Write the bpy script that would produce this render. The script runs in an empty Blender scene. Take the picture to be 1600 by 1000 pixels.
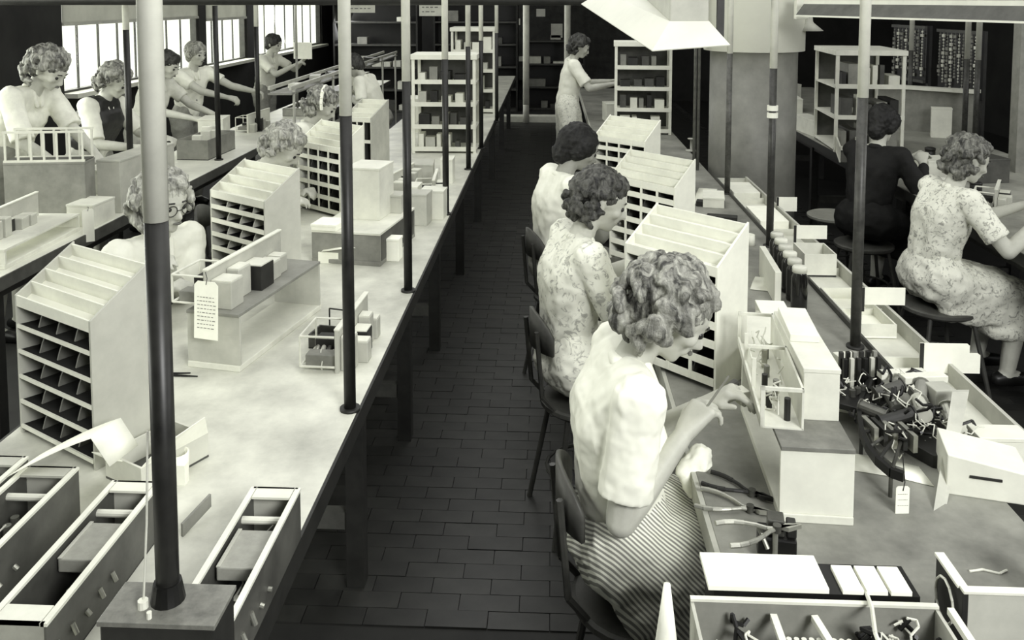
import bpy, bmesh, math, random
from mathutils import Vector, Matrix, Quaternion
random.seed(7)
R = math.radians
scene = bpy.context.scene
COL = scene.collection
# ------------------------------------------------------------------ camera
F = 1340.0
PITCH = R(4.3); YAW = math.atan(62 / 1340.0)
CXP = 800.0; CYP = -2 + F * math.tan(PITCH)
EYE = Vector((0, 0, 2.0))
cd = bpy.data.cameras.new('camera'); cam = bpy.data.objects.new('camera', cd); COL.objects.link(cam)
cam.location = EYE
cam.rotation_euler = (math.pi / 2 - PITCH, 0, YAW)
cd.sensor_fit = 'HORIZONTAL'; cd.sensor_width = 36; cd.lens = 36 * F / 1600
cd.shift_y = -(500 - CYP) / 1600; cd.clip_start = .05; cd.clip_end = 200
scene.camera = cam
FW = Vector((-math.sin(YAW) * math.cos(PITCH), math.cos(YAW) * math.cos(PITCH), -math.sin(PITCH)))
RT = Vector((math.cos(YAW), math.sin(YAW), 0)); UP = RT.cross(FW)
def ray(x, y): return FW + RT * ((x - CXP) / F) - UP * ((y - CYP) / F)
def G(x, y, z=.8):                       # the point of the horizontal plane z
    r = ray(x, y); return EYE + r * ((z - 2.0) / r.z)
def D(x, y, Y):                          # the point at depth Y
    r = ray(x, y); return EYE + r * (Y / r.y)
# ------------------------------------------------------------------ light
w = bpy.data.worlds.new('daylight'); scene.world = w; w.use_nodes = True
w.node_tree.nodes['Background'].inputs[0].default_value = (.97, .98, .94, 1)
w.node_tree.nodes['Background'].inputs[1].default_value = 1.6
def area(name, loc, tgt, sx, sy, e):
    l = bpy.data.lights.new(name, 'AREA'); l.shape = 'RECTANGLE'; l.size = sx; l.size_y = sy; l.energy = e
    l.color = (1, 1, .985)
    o = bpy.data.objects.new(name, l); COL.objects.link(o); o.location = loc
    o.rotation_euler = (Vector(tgt) - Vector(loc)).to_track_quat('-Z', 'Y').to_euler(); return o
area('overhead_fill', (-.2, 4.8, 3.9), (-.2, 4.8, 0), 4.2, 9, 220)  # unseen area lamp under the closed ceiling, added for soft overhead light
area('window_daylight', (-4.95, 11.6, 2.3), (-1, 10.0, .9), 10, 2.2, 420)
area('near_left_fill', (-4.95, 3.2, 2.3), (0, 3.2, .8), 6.4, 2.2, 420)  # added lamp shining in through the out-of-view window at near left
area('photographer_lamp', (2.0, -1.4, 3.2), (.4, 3.4, .8), 1.4, 1.1, 225)
area('right_side_fill', (6.3, 3.2, 2.8), (1.0, 3.6, .8), 6, 1.8, 140)  # unseen lamp added to light right-facing sides; right wall has no window
scene.cycles.use_denoising = True
scene.view_settings.view_transform = 'Standard'; scene.view_settings.look = 'None'
scene.view_settings.gamma = 1; scene.view_settings.exposure = -0.04
scene.view_settings.use_curve_mapping = False
# ------------------------------------------------------------------ materials
def lin(v):
    v /= 255.0
    return v / 12.92 if v < .04045 else ((v + .055) / 1.055) ** 2.4
def tone(v): return (lin(v), lin(min(255, v * 1.004)), lin(v * .945), 1)
MATS = {}
def M(v, rough=.7, var=.12, scale=14, bump=.0, metal=0, kind='noise', v2=None, spec=.35):
    key = (v, rough, var, scale, bump, metal, kind, v2)
    if key in MATS: return MATS[key]
    m = bpy.data.materials.new('%s_%d' % (kind, v)); m.use_nodes = True; MATS[key] = m
    nt = m.node_tree; N = nt.nodes; L = nt.links; b = N['Principled BSDF']
    b.inputs['Roughness'].default_value = rough; b.inputs['Metallic'].default_value = metal
    b.inputs['Specular IOR Level'].default_value = spec
    tc = N.new('ShaderNodeTexCoord'); ramp = N.new('ShaderNodeValToRGB')
    if v2 is None: v2 = min(250, v * (1 + var)); lo = v * (1 - var)
    else: lo = v
    ramp.color_ramp.elements[0].color = tone(lo); ramp.color_ramp.elements[1].color = tone(v2)
    n = N.new('ShaderNodeTexNoise'); n.inputs['Scale'].default_value = scale; n.inputs['Detail'].default_value = 6
    n.inputs['Roughness'].default_value = .65
    L.new(tc.outputs['Object'], n.inputs['Vector'])
    src = n.outputs['Fac']
    if kind == 'noise':
        ramp.color_ramp.elements[0].position = .3; ramp.color_ramp.elements[1].position = .7
    elif kind == 'stripe':
        n2 = N.new('ShaderNodeTexWave'); n2.wave_type = 'BANDS'; n2.bands_direction = 'DIAGONAL'
        n2.inputs['Scale'].default_value = scale; n2.inputs['Distortion'].default_value = 1.2
        n2.inputs['Detail'].default_value = 1; n2.inputs['Detail Scale'].default_value = .08
        L.new(tc.outputs['Object'], n2.inputs['Vector']); src = n2.outputs['Fac']
        ramp.color_ramp.elements[0].position = .35; ramp.color_ramp.elements[1].position = .65
    elif kind == 'print':
        n.inputs['Detail'].default_value = 3; n.inputs['Distortion'].default_value = 1.5
        ramp.color_ramp.elements[0].position = .36; ramp.color_ramp.elements[1].position = .47
    elif kind == 'hair':
        mp = N.new('ShaderNodeMapping'); mp.inputs['Scale'].default_value = (1, 1, .35)
        L.new(tc.outputs['Object'], mp.inputs['Vector']); L.new(mp.outputs[0], n.inputs['Vector'])
        n.inputs['Distortion'].default_value = 1.2
        ramp.color_ramp.elements[0].position = .38; ramp.color_ramp.elements[1].position = .68
    L.new(src, ramp.inputs[0]); L.new(ramp.outputs[0], b.inputs['Base Color'])
    if bump:
        bp = N.new('ShaderNodeBump'); bp.inputs['Strength'].default_value = bump; bp.inputs['Distance'].default_value = .004
        nb = N.new('ShaderNodeTexNoise'); nb.inputs['Scale'].default_value = scale * 6; nb.inputs['Detail'].default_value = 4
        L.new(tc.outputs['Object'], nb.inputs['Vector']); L.new(nb.outputs['Fac'], bp.inputs['Height'])
        L.new(bp.outputs[0], b.inputs['Normal'])
    return m
WHITE = M(220, .6, .04, 9); PAPER = M(238, .85, .02, 20); CREAM = M(212, .6, .06, 8); LGREY = M(176, .6, .07, 8)
MGREY = M(128, .6, .1, 10); DGREY = M(72, .55, .15, 12); DARK = M(38, .5, .2, 14); BLACK = M(20, .4, .2, 14)
STEEL = M(170, .35, .12, 18, metal=.7); DSTEEL = M(88, .35, .2, 18, metal=.6); CARD = M(200, .8, .05, 10)
WIREM = M(205, .5, .06, 30); SKIN = M(184, .55, .05, 14); SKINM = M(180, .6, .05, 14)
LEFTTOP = M(196, .38, .16, 3.2, bump=.12, spec=.5); RIGHTTOP = M(124, .55, .2, 4.2, bump=.15)
BEADM = M(190, .4, .3, 40)
# ------------------------------------------------------------------ mesh helpers
class B:
    def __init__(s): s.v = []; s.f = []; s.sm = False
    def add(s, vs, fs):
        n = len(s.v); s.v += [tuple(v) for v in vs]; s.f += [tuple(n + i for i in f) for f in fs]; return s
    def box(s, x0, x1, y0, y1, z0, z1, m=None):
        vs = [Vector((x, y, z)) for z in (z0, z1) for y in (y0, y1) for x in (x0, x1)]
        if m is not None: vs = [m @ v for v in vs]
        return s.add(vs, [(0, 2, 3, 1), (4, 5, 7, 6), (0, 1, 5, 4), (2, 6, 7, 3), (0, 4, 6, 2), (1, 3, 7, 5)])
    def cyl(s, p, q, r, r2=None, n=12):
        p = Vector(p); q = Vector(q); r2 = r if r2 is None else r2
        d = (q - p).normalized(); a = d.orthogonal().normalized(); b = d.cross(a)
        vs = []
        for c, rr in ((p, r), (q, r2)):
            for i in range(n):
                t = 2 * math.pi * i / n; vs.append(c + (a * math.cos(t) + b * math.sin(t)) * rr)
        fs = [(i, (i + 1) % n, n + (i + 1) % n, n + i) for i in range(n)] + [tuple(range(n))[::-1], tuple(range(n, 2 * n))]
        return s.add(vs, fs)
    def tube(s, pts, r, n=6):
        for a, b in zip(pts[:-1], pts[1:]):
            if (Vector(b) - Vector(a)).length > 1e-5: s.cyl(a, b, r, n=n)
        return s
    def prism(s, prof, x0, x1, ax='x'):   # profile extruded along an axis
        n = len(prof); vs = []
        for x in (x0, x1):
            for a, b in prof:
                vs.append((x, a, b) if ax == 'x' else (a, x, b) if ax == 'y' else (a, b, x))
        return s.add(vs, [tuple(range(n)), tuple(range(n, 2 * n))[::-1]] + [(i, n + i, n + (i + 1) % n, (i + 1) % n) for i in range(n)])
    def lathe(s, prof, c=(0, 0, 0), n=20):
        vs = []; m = len(prof)
        for i in range(n):
            t = 2 * math.pi * i / n
            for r, z in prof: vs.append((c[0] + r * math.cos(t), c[1] + r * math.sin(t), c[2] + z))
        fs = []
        for i in range(n):
            for j in range(m - 1):
                a = i * m + j; b = ((i + 1) % n) * m + j; fs.append((a, b, b + 1, a + 1))
        fs.append(tuple(i * m for i in range(n))[::-1]); fs.append(tuple(i * m + m - 1 for i in range(n)))
        return s.add(vs, fs)
    def mesh(s, name, mat):
        me = bpy.data.meshes.new(name); me.from_pydata(s.v, [], s.f)
        bm = bmesh.new(); bm.from_mesh(me); bmesh.ops.recalc_face_normals(bm, faces=bm.faces); bm.to_mesh(me); bm.free()
        me.materials.append(mat); return me
    def done(s, name, mat, parent=None, bev=0, smooth=False):
        me = s.mesh(name, mat); o = bpy.data.objects.new(name, me); COL.objects.link(o); o.parent = parent
        if smooth: me.shade_smooth() if hasattr(me, 'shade_smooth') else None
        if smooth:
            for p in me.polygons: p.use_smooth = True
        if bev:
            md = o.modifiers.new('bevel', 'BEVEL'); md.width = bev; md.segments = 2; md.limit_method = 'ANGLE'
        return o
def tag(o, label, cat, group=None, kind=None):
    if label: o['label'] = label
    if cat: o['category'] = cat
    if group: o['group'] = group
    if kind: o['kind'] = kind
    return o
def T(name, label, cat, loc, rz=0, group=None):
    o = bpy.data.objects.new(name, None); COL.objects.link(o); o.location = loc; o.rotation_euler = (0, 0, rz)
    o.empty_display_size = .05
    return tag(o, label, cat, group)
def one(b, name, mat, label, cat, loc=(0, 0, 0), rz=0, group=None, bev=0, smooth=False):
    o = b.done(name, mat, None, bev, smooth); o.location = loc; o.rotation_euler = (0, 0, rz)
    return tag(o, label, cat, group)
def struct(b, name, mat, parent=None, bev=0):
    o = b.done(name, mat, parent, bev); o['kind'] = 'structure'; return o
def piece(me, name, parent, loc=(0, 0, 0), rot=(0, 0, 0)):
    o = bpy.data.objects.new(name, me); COL.objects.link(o); o.parent = parent; o.location = loc; o.rotation_euler = rot; return o
def bx(*a): return B().box(*a)

# ================================================================== THE ROOM
fl = struct(bx(-4.4, 6.6, -4, 17, -.12, -.006), 'floor', M(30, .7, .2, 6))
FB = [M(v, .48, .25, 9, spec=.5) for v in (33, 36, 39, 34)]
bmesh_b = [bx(-.0985, .0985, -.0378, .0378, -.02, 0).mesh('brick', m) for m in FB]
n = 0
rows = []
y = 2.62
k = 0
while y < 16.6:
    xs = []
    x = -1.3 + (.1 if k % 2 else 0)
    while x < 2.4:
        xs.append(x); x += .2
    rows.append((y, xs)); y += .078; k += 1
rest = [B() for _ in range(3)]
for i, (y, xs) in enumerate(rows):
    for x in xs:
        vis = -.62 < x < .5
        if vis and n < 296:
            piece(random.choice(bmesh_b), 'brick', fl, (x, y, random.uniform(-.001, .0015))); n += 1
        else:
            z = random.uniform(-.001, .0015)
            rest[(i * 7 + int(x * 5)) % 3].box(x - .0985, x + .0985, y - .0378, y + .0378, -.02, z)
for b, m in zip(rest, FB):
    o = b.done('brick_paving', m, fl); o['kind'] = 'stuff'
# walls
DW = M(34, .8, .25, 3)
wl = B()
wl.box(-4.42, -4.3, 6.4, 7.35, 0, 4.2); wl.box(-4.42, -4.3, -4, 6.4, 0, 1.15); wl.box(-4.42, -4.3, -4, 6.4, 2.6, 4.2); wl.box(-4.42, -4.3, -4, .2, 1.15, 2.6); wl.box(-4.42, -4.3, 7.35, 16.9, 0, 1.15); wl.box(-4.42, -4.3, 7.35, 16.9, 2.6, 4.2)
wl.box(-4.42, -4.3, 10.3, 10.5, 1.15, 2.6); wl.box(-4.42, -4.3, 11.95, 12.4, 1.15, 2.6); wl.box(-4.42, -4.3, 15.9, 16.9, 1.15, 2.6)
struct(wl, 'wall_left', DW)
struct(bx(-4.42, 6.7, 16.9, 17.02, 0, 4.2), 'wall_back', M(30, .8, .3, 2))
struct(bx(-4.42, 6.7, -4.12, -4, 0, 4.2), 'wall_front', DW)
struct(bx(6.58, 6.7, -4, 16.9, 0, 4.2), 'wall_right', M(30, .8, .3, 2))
struct(bx(-4.42, 6.7, -4.1, 17.0, 4.2, 4.3), 'ceiling', M(150, .8, .1, 2))
def glassmat():
    m = bpy.data.materials.new('window_glass'); m.use_nodes = True; nt = m.node_tree; nt.nodes.remove(nt.nodes['Principled BSDF'])
    t = nt.nodes.new('ShaderNodeBsdfTransparent'); g = nt.nodes.new('ShaderNodeBsdfGlossy'); x = nt.nodes.new('ShaderNodeMixShader')
    g.inputs['Roughness'].default_value = .05; x.inputs[0].default_value = .06; t.inputs[0].default_value = (.96, .97, .93, 1)
    nt.links.new(t.outputs[0], x.inputs[1]); nt.links.new(g.outputs[0], x.inputs[2]); nt.links.new(x.outputs[0], nt.nodes['Material Output'].inputs[0]); return m
GL = glassmat()
def blindmat():
    m = M(200, .9, .1, 3); nt = m.node_tree; t = nt.nodes.new('ShaderNodeBsdfTranslucent'); x = nt.nodes.new('ShaderNodeMixShader'); x.inputs[0].default_value = .5
    t.inputs[0].default_value = (.42, .42, .40, 1)
    nt.links.new(nt.nodes['Principled BSDF'].outputs[0], x.inputs[1]); nt.links.new(t.outputs[0], x.inputs[2]); nt.links.new(x.outputs[0], nt.nodes['Material Output'].inputs[0]); return m
BLIND = blindmat()
for i, (y0, y1, np_, zb) in enumerate(((7.35, 10.3, 8, 1.76), (10.5, 11.95, 4, 1.72), (12.4, 15.9, 7, 2.3), (.2, 6.4, 14, 2.2))):  # last window is out of view, added to let the near left lamp in
    f = B(); f.box(-4.4, -4.33, y0, y1, 1.15, 1.18).box(-4.4, -4.33, y0, y1, 2.56, 2.6).box(-4.4, -4.33, y0, y0 + .04, 1.18, 2.56).box(-4.4, -4.33, y1 - .04, y1, 1.18, 2.56)
    wf = f.done('window_%d' % (i + 1), DGREY); wf['kind'] = 'structure'
    bx(-4.36, -4.18, y0, y1, 1.12, 1.16).done('window_sill', WHITE, wf)
    for j in range(1, np_):
        y = y0 + (y1 - y0) * j / np_
        bx(-4.388, -4.372, y - .008, y + .008, 1.18, 2.56).done('mullion', DGREY, wf)
    for j in range(np_):
        a = y0 + (y1 - y0) * j / np_ + .012; b_ = y0 + (y1 - y0) * (j + 1) / np_ - .012
        bx(-4.375, -4.371, a, b_, 1.18, 2.56).done('pane', GL, wf)
    rb = T('roller_blind', ('pale roller blind pulled down over the window nearest the left edge', 'pale roller blind on the narrow second window', 'pale roller blind barely lowered on the farthest window', 'pale roller blind of the added, unseen long window beside the camera')[i], 'blind', (-4.31, (y0 + y1) / 2, zb))
    h = (y1 - y0) / 2 - .02
    bx(0, .004, -h, h, .03, 2.62 - zb).done('cloth', BLIND, rb)
    bx(-.004, .014, -h, h, 0, .03).done('hem_bar', LGREY, rb)
# overhead conduit at upper left
one(B().cyl((-2.9, 0, 0), (2.1, 0, 0), .035, n=14), 'overhead_pipe', DARK, 'dark pipe running overhead across the top left of the room', 'pipe', (-1.3, 5.2, 1.995), smooth=False)

# ================================================================== BENCHES
def bench(label, x0, x1, y0, y1, mat, legs, legx, z=.8, edge=DARK, lower=True):
    t = T('workbench', label, 'workbench', ((x0 + x1) / 2, (y0 + y1) / 2, 0)); cx, cy = t.location.x, t.location.y
    bx(x0 - cx + .008, x1 - cx - .008, y0 - cy, y1 - cy, z - .045, z).done('worktop', mat, t, .003)
    bx(x0 - cx, x0 - cx + .008, y0 - cy, y1 - cy, z - .06, z - .001).done('edge_strip', edge, t)
    bx(x1 - cx - .008, x1 - cx, y0 - cy, y1 - cy, z - .06, z - .001).done('edge_strip', edge, t)
    lm = bx(-.03, .03, -.03, .03, 0, z - .045).mesh('leg', DARK)
    for y in legs:
        for x in legx: piece(lm, 'leg', t, (x - cx, y - cy, 0))
    for x in legx: bx(x - cx - .015, x - cx + .015, y0 + .1 - cy, y1 - .1 - cy, z - .13, z - .045).done('rail', DARK, t)
    for y in legs[:4]: bx(min(legx) - cx, max(legx) - cx, y - .02 - cy, y + .02 - cy, .2, .26).done('cross_rail', DGREY, t)
    return t
bench('long pale worktop on the left of the aisle with a dark edge', -1.5, -.555, .95, 13.3, LEFTTOP, (1.05, 2.78, 3.75, 4.75, 6.1, 7.6, 9.4, 11.3, 13.1), (-.66, -1.4))
rb_ = T('workbench', 'grey long worktop on the right of the aisle where women sit', 'workbench', (.73, 6, 0))
b = B().prism([(-.36, -4.75), (.36, -4.75), (.36, 5.5), (-.36, 5.5)], .755, .8, 'z'); b.done('worktop', RIGHTTOP, rb_, .002)
bx(-.372, -.36, -4.75, 5.5, .74, .799).done('edge_strip', LGREY, rb_)
lm = bx(-.03, .03, -.03, .03, 0, .755).mesh('leg', DARK)
for y in (1.4, 3.2, 4.9, 7.0, 9.2, 11.3):
    for x in (-.3, .3): piece(lm, 'leg', rb_, (x, y - 6, 0))
# trough along the outer edge
tr = T('parts_trough', 'long pale trough running along the far edge of the grey right worktop', 'trough', (1.19, 4.04, .76))
bx(-.1, .1, -1.76, 1.61, 0, .012).done('trough_floor', CREAM, tr)
bx(-.1, -.092, -1.76, 1.61, .012, .06).done('inner_lip', DGREY, tr)
bx(.088, .1, -1.76, 1.61, .012, .07).done('outer_lip', LGREY, tr)
for y in (-1.76, 1.60): bx(-.092, .088, y, y + .01, .012, .06).done('end_plate', LGREY, tr)
for y in (-1.2, -.75, -.25, .4, 1.1): bx(-.092, .088, y, y + .008, .012, .045).done('divider', CREAM, tr)
lm = bx(-.02, .02, -.02, .02, -.76, 0).mesh('leg', DARK)
for y in (-1.6, 0, 1.5): piece(lm, 'leg', tr, (.05, y, 0))
bench('pale worktop under the windows at far left', -2.98, -2.37, 3.4, 12.5, M(214, .45, .08, 3), (3.6, 5.5, 7.5, 9.6, 11.8), (-2.47, -2.9), edge=DGREY)
bench('cluttered pale worktop along the right side beyond the dark aisle', 2.22, 3.55, 3.6, 11.8, M(150, .5, .15, 4), (3.8, 5.6, 7.6, 9.6, 11.6), (2.32, 3.0))

# ================================================================== POLES
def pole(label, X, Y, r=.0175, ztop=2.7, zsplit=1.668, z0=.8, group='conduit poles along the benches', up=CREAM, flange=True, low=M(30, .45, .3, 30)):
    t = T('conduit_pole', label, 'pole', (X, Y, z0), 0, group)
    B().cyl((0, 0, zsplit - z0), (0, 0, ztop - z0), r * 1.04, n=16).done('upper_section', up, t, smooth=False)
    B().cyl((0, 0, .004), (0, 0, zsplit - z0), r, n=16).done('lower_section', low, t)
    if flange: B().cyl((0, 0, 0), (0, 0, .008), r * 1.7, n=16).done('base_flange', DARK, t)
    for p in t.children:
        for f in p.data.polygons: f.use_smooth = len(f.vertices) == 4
    return t
def polepx(label, x, y, **k):
    g = G(x, y, k.get('z0', .8)); return pole(label, g.x, g.y, **k)
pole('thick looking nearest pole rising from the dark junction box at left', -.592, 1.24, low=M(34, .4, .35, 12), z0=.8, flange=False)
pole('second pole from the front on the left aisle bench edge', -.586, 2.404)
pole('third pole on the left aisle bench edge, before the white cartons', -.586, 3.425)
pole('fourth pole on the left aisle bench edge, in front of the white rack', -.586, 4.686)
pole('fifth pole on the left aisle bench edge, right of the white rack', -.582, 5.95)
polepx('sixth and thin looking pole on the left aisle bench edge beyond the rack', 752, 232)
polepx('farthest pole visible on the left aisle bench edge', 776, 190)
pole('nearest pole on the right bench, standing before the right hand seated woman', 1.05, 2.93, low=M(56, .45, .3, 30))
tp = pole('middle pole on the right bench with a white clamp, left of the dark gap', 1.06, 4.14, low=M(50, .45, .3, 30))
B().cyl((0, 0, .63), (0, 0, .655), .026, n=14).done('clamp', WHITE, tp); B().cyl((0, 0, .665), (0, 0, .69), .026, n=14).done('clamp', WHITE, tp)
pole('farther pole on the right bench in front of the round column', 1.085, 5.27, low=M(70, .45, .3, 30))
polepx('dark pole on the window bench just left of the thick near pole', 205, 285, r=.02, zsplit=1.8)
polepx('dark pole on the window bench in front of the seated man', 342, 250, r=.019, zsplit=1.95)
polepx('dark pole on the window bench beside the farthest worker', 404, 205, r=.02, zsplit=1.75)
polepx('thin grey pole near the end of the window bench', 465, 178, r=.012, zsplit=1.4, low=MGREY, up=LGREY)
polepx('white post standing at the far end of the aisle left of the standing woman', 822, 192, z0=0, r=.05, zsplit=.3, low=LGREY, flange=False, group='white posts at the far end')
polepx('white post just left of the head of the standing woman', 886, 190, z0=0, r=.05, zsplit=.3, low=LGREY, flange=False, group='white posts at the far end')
# junction box the near pole rises from
jb = T('junction_box', 'dark metal junction box with grey top at the foot of the nearest pole', 'junction box', (-.588, 1.232, .8))
bx(-.087, .087, -.042, .042, 0, .262).done('housing', DARK, jb, .003)
bx(-.09, .09, -.045, .045, .262, .27).done('lid', M(108, .45, .2, 30), jb, .001)
B().cyl((-.004, .008, .27), (-.004, .008, .30), .026, .021, n=16).done('collar', BLACK, jb)
B().cyl((-.034, -.012, .27), (-.034, -.012, .282), .008, n=10).done('screw', WHITE, jb)
B().cyl((-.014, -.034, .27), (-.014, -.034, .28), .004, n=8).done('screw', WHITE, jb)
B().tube([(-.034, -.01, .28), (-.03, 0, .4), (-.028, .008, .54)], .0018).done('wire', WIREM, jb)

# round column
c = T('round_column', 'big round column, white above and grey below, behind the right bench', 'column', (1.425, 6.12, 0))
B().lathe([(.30, 0), (.30, 1.64)], n=48).done('lower_shaft', M(112, .5, .12, 5), c, smooth=True)
B().lathe([(.345, 1.64), (.345, 4.2)], n=48).done('upper_shaft', M(246, .6, .02, 4), c, smooth=True)
bx(-.28, -.2, -.5, -.38, .8, 1.0)
for i, dx in enumerate((-.37, -.345)):
    one(B().cyl((0, 0, 0), (0, 0, 3.4), .011, n=8), 'conduit', DSTEEL, ('thin conduit rising left of the round column', 'second thin conduit hugging the left side of the round column')[i], 'conduit', (1.40 + dx - .03, 6.0, .8), group='thin conduits by the round column')
# ================================================================== LAMP HOODS
P = {}
vs = [D(1019, 79, 3.0), D(1141, 70, 3.0), D(1062, 4, 4.4), D(908, 6, 4.4), D(1046, 33, 3.12), D(1108, 33, 3.12), D(1040, -14, 4.3), D(940, -14, 4.3)]
t = T('reflector_lamp', 'large white metal reflector lamp hanging above the right bench', 'lamp', vs[0])
v2 = [v - vs[0] for v in vs]
v2 += [v + Vector((0, 0, .01)) for v in v2[:4]]
b = B(); b.add([v2[0], v2[1], v2[2], v2[3], v2[4], v2[5], v2[6], v2[7]], [(0, 1, 5, 4), (1, 2, 6, 5), (2, 3, 7, 6), (3, 0, 4, 7), (4, 5, 6, 7)])
o = b.done('shade', M(212, .45, .03, 5), t); sd = o.modifiers.new('s', 'SOLIDIFY'); sd.thickness = .004
c0 = (v2[4] + v2[5]) / 2
bx(c0.x - .07, c0.x + .07, c0.y, c0.y + .8, c0.z - .005, c0.z + .14).done('ballast_housing', LGREY, t, .006)
B().cyl((c0.x, c0.y + .2, c0.z + .13), (c0.x, c0.y + .2, 3), .012).done('hanger_rod', DARK, t)
bx(c0.x + .1, c0.x + .125, c0.y, c0.y + .02, c0.z - .06, c0.z + .4).done('switch_chain', DARK, t)
a = D(1262, 15, 5.4); b2 = D(1600, 31, 4.0)
t = T('trough_light', 'long white trough light hanging across the upper right', 'lamp', a)
dx = (b2 - a); L_ = math.hypot(dx.x, dx.y) + .7; t.rotation_euler = (0, 0, math.atan2(dx.y, dx.x))
B().prism([(-.03, .035), (.03, .035), (.03, .06), (-.03, .06)], 0, L_).done('tube_housing', WHITE, t)
B().prism([(-.09, -.035), (-.03, .035), (.03, .035), (.03, .03), (-.085, -.035)], 0, L_).done('reflector', DGREY, t)
B().prism([(-.095, -.042), (-.084, -.042), (-.084, -.032), (-.095, -.032)], 0, L_).done('rim', WHITE, t)
for x in (.4, L_ - .6): B().cyl((x, 0, .06), (x, 0, 1.6), .006).done('hanger_rod', DARK, t)
one(B().lathe([(.0, .1), (.03, .1), (.035, .05), (.1, 0), (.104, 0), (.04, .054), (.0, .12)]), 'lamp_shade', LGREY, 'small bell shaped lamp shade hanging right of the round column', 'lamp', D(1262, 48, 6.0), smooth=True)
one(bx(-.04, .04, -.03, .03, 0, .14), 'switch_box', WHITE, 'small white switch box at the left end of the trough light', 'switch box', D(1252, 30, 5.6), bev=.004)

# ================================================================== PIGEONHOLE UNITS
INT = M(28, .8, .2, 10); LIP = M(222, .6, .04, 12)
def pigeon(label, fr, deg, w=.362, d=.17, h1=.39, dz=.11, rows=6, cols=4, white=WHITE, inner=INT, lip=.02, tfl=None, steps=4, face=True, dv=None):
    """origin at the front right bottom corner; front faces local -Y, width runs to local -X"""
    t = T('pigeonhole_rack', label, 'parts rack', (fr[0], fr[1], .8), R(deg), 'white pigeonhole racks on the benches')
    th = .008; slope = dz / d
    prof = [(0, 0), (d, 0), (d, h1 + dz), (0, h1)]
    for x in (-th, -w): B().prism(prof, x, x + th).done('side_panel', white, t, .001)
    bx(-w + th, -th, d - .006, d, 0, h1 + dz - .012).done('back_panel', white, t)
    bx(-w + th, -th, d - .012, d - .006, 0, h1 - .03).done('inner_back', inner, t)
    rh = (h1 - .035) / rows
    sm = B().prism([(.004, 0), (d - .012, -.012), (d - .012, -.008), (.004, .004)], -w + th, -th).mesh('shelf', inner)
    lm_ = B().prism([(-.001, -.004), (.004, -.004), (.004, lip), (-.001, lip)], -w + th, -th).mesh('lip', LIP)
    for i in range(rows):
        z = .02 + i * rh
        s = piece(sm, 'shelf', t, (0, 0, z)); piece(lm_, 'lip', s)
    hood = B().prism([(0, h1 - .03), (.006, h1 - .03), (.006, h1), (0, h1)], -w + th, -th).done('top_band', LIP, t)
    cw = (w - 2 * th) / cols
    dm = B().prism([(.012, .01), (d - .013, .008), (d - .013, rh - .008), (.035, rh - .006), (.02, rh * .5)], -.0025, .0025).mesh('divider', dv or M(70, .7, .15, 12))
    fm = bx(-.005, .005, -.002, .004, .0, rh).mesh('divider_edge', LIP)
    for i in range(rows):
        for j in range(1, cols):
            dv = piece(dm, 'divider', t, (-th - j * cw, 0, .02 + i * rh))
            if face: piece(fm, 'divider_edge', dv)
    # sloping open trays on top
    B().prism([(.006, h1 - .034), (d - .006, h1 + dz - .04), (d - .006, h1 + dz - .036), (.006, h1 - .03)], -w + th, -th).done('tray_floor', tfl or LIP, t)
    for i in range(1, steps + 1):
        yy = .006 + (d - .012) * i / steps
        zz = h1 + slope * yy
        B().prism([(yy - .004, zz - .036), (yy, zz - .034), (yy, zz - .001), (yy - .004, zz - .002)], -w + th, -th).done('tray_partition', LIP, t)
    return t
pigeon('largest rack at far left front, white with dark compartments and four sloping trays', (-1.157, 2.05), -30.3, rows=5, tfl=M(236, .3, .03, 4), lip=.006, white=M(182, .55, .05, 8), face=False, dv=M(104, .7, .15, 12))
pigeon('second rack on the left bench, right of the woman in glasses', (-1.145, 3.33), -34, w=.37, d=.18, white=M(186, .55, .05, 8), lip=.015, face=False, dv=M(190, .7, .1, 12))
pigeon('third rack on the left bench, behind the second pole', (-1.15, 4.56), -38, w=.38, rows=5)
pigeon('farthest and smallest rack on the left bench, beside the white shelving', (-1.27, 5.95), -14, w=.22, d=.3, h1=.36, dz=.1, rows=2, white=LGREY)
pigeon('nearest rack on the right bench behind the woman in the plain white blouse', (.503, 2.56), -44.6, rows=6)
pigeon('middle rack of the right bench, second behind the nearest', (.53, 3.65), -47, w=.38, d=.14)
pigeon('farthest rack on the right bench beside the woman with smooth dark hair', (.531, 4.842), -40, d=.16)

# ================================================================== small builders
def carton(label, loc, w, d, h, rz=0, mat=None, group=None, lid=True, cat='box', name='carton'):
    t = T(name, label, cat, loc, rz, group)
    bx(-w / 2, w / 2, -d / 2, d / 2, 0, h - (.012 if lid else 0)).done('body', mat or CARD, t, .002)
    if lid: bx(-w / 2 - .002, w / 2 + .002, -d / 2 - .002, d / 2 + .002, h - .012, h).done('lid', mat or CARD, t, .002)
    return t
def openbox(label, loc, w, d, h, rz=0, mat=None, group=None, name='open_box', th=.006, base=None):
    t = T(name, label, 'box', loc, rz, group); m = mat or CARD
    bx(-w / 2, w / 2, -d / 2, d / 2, 0, th).done('bottom', base or m, t)
    for s in (-1, 1):
        bx(min(s * w / 2, s * (w / 2 - th)), max(s * w / 2, s * (w / 2 - th)), -d / 2, d / 2, th, h).done('side', m, t)
        bx(-w / 2 + th, w / 2 - th, min(s * d / 2, s * (d / 2 - th)), max(s * d / 2, s * (d / 2 - th)), th, h).done('end', m, t)
    return t
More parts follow.
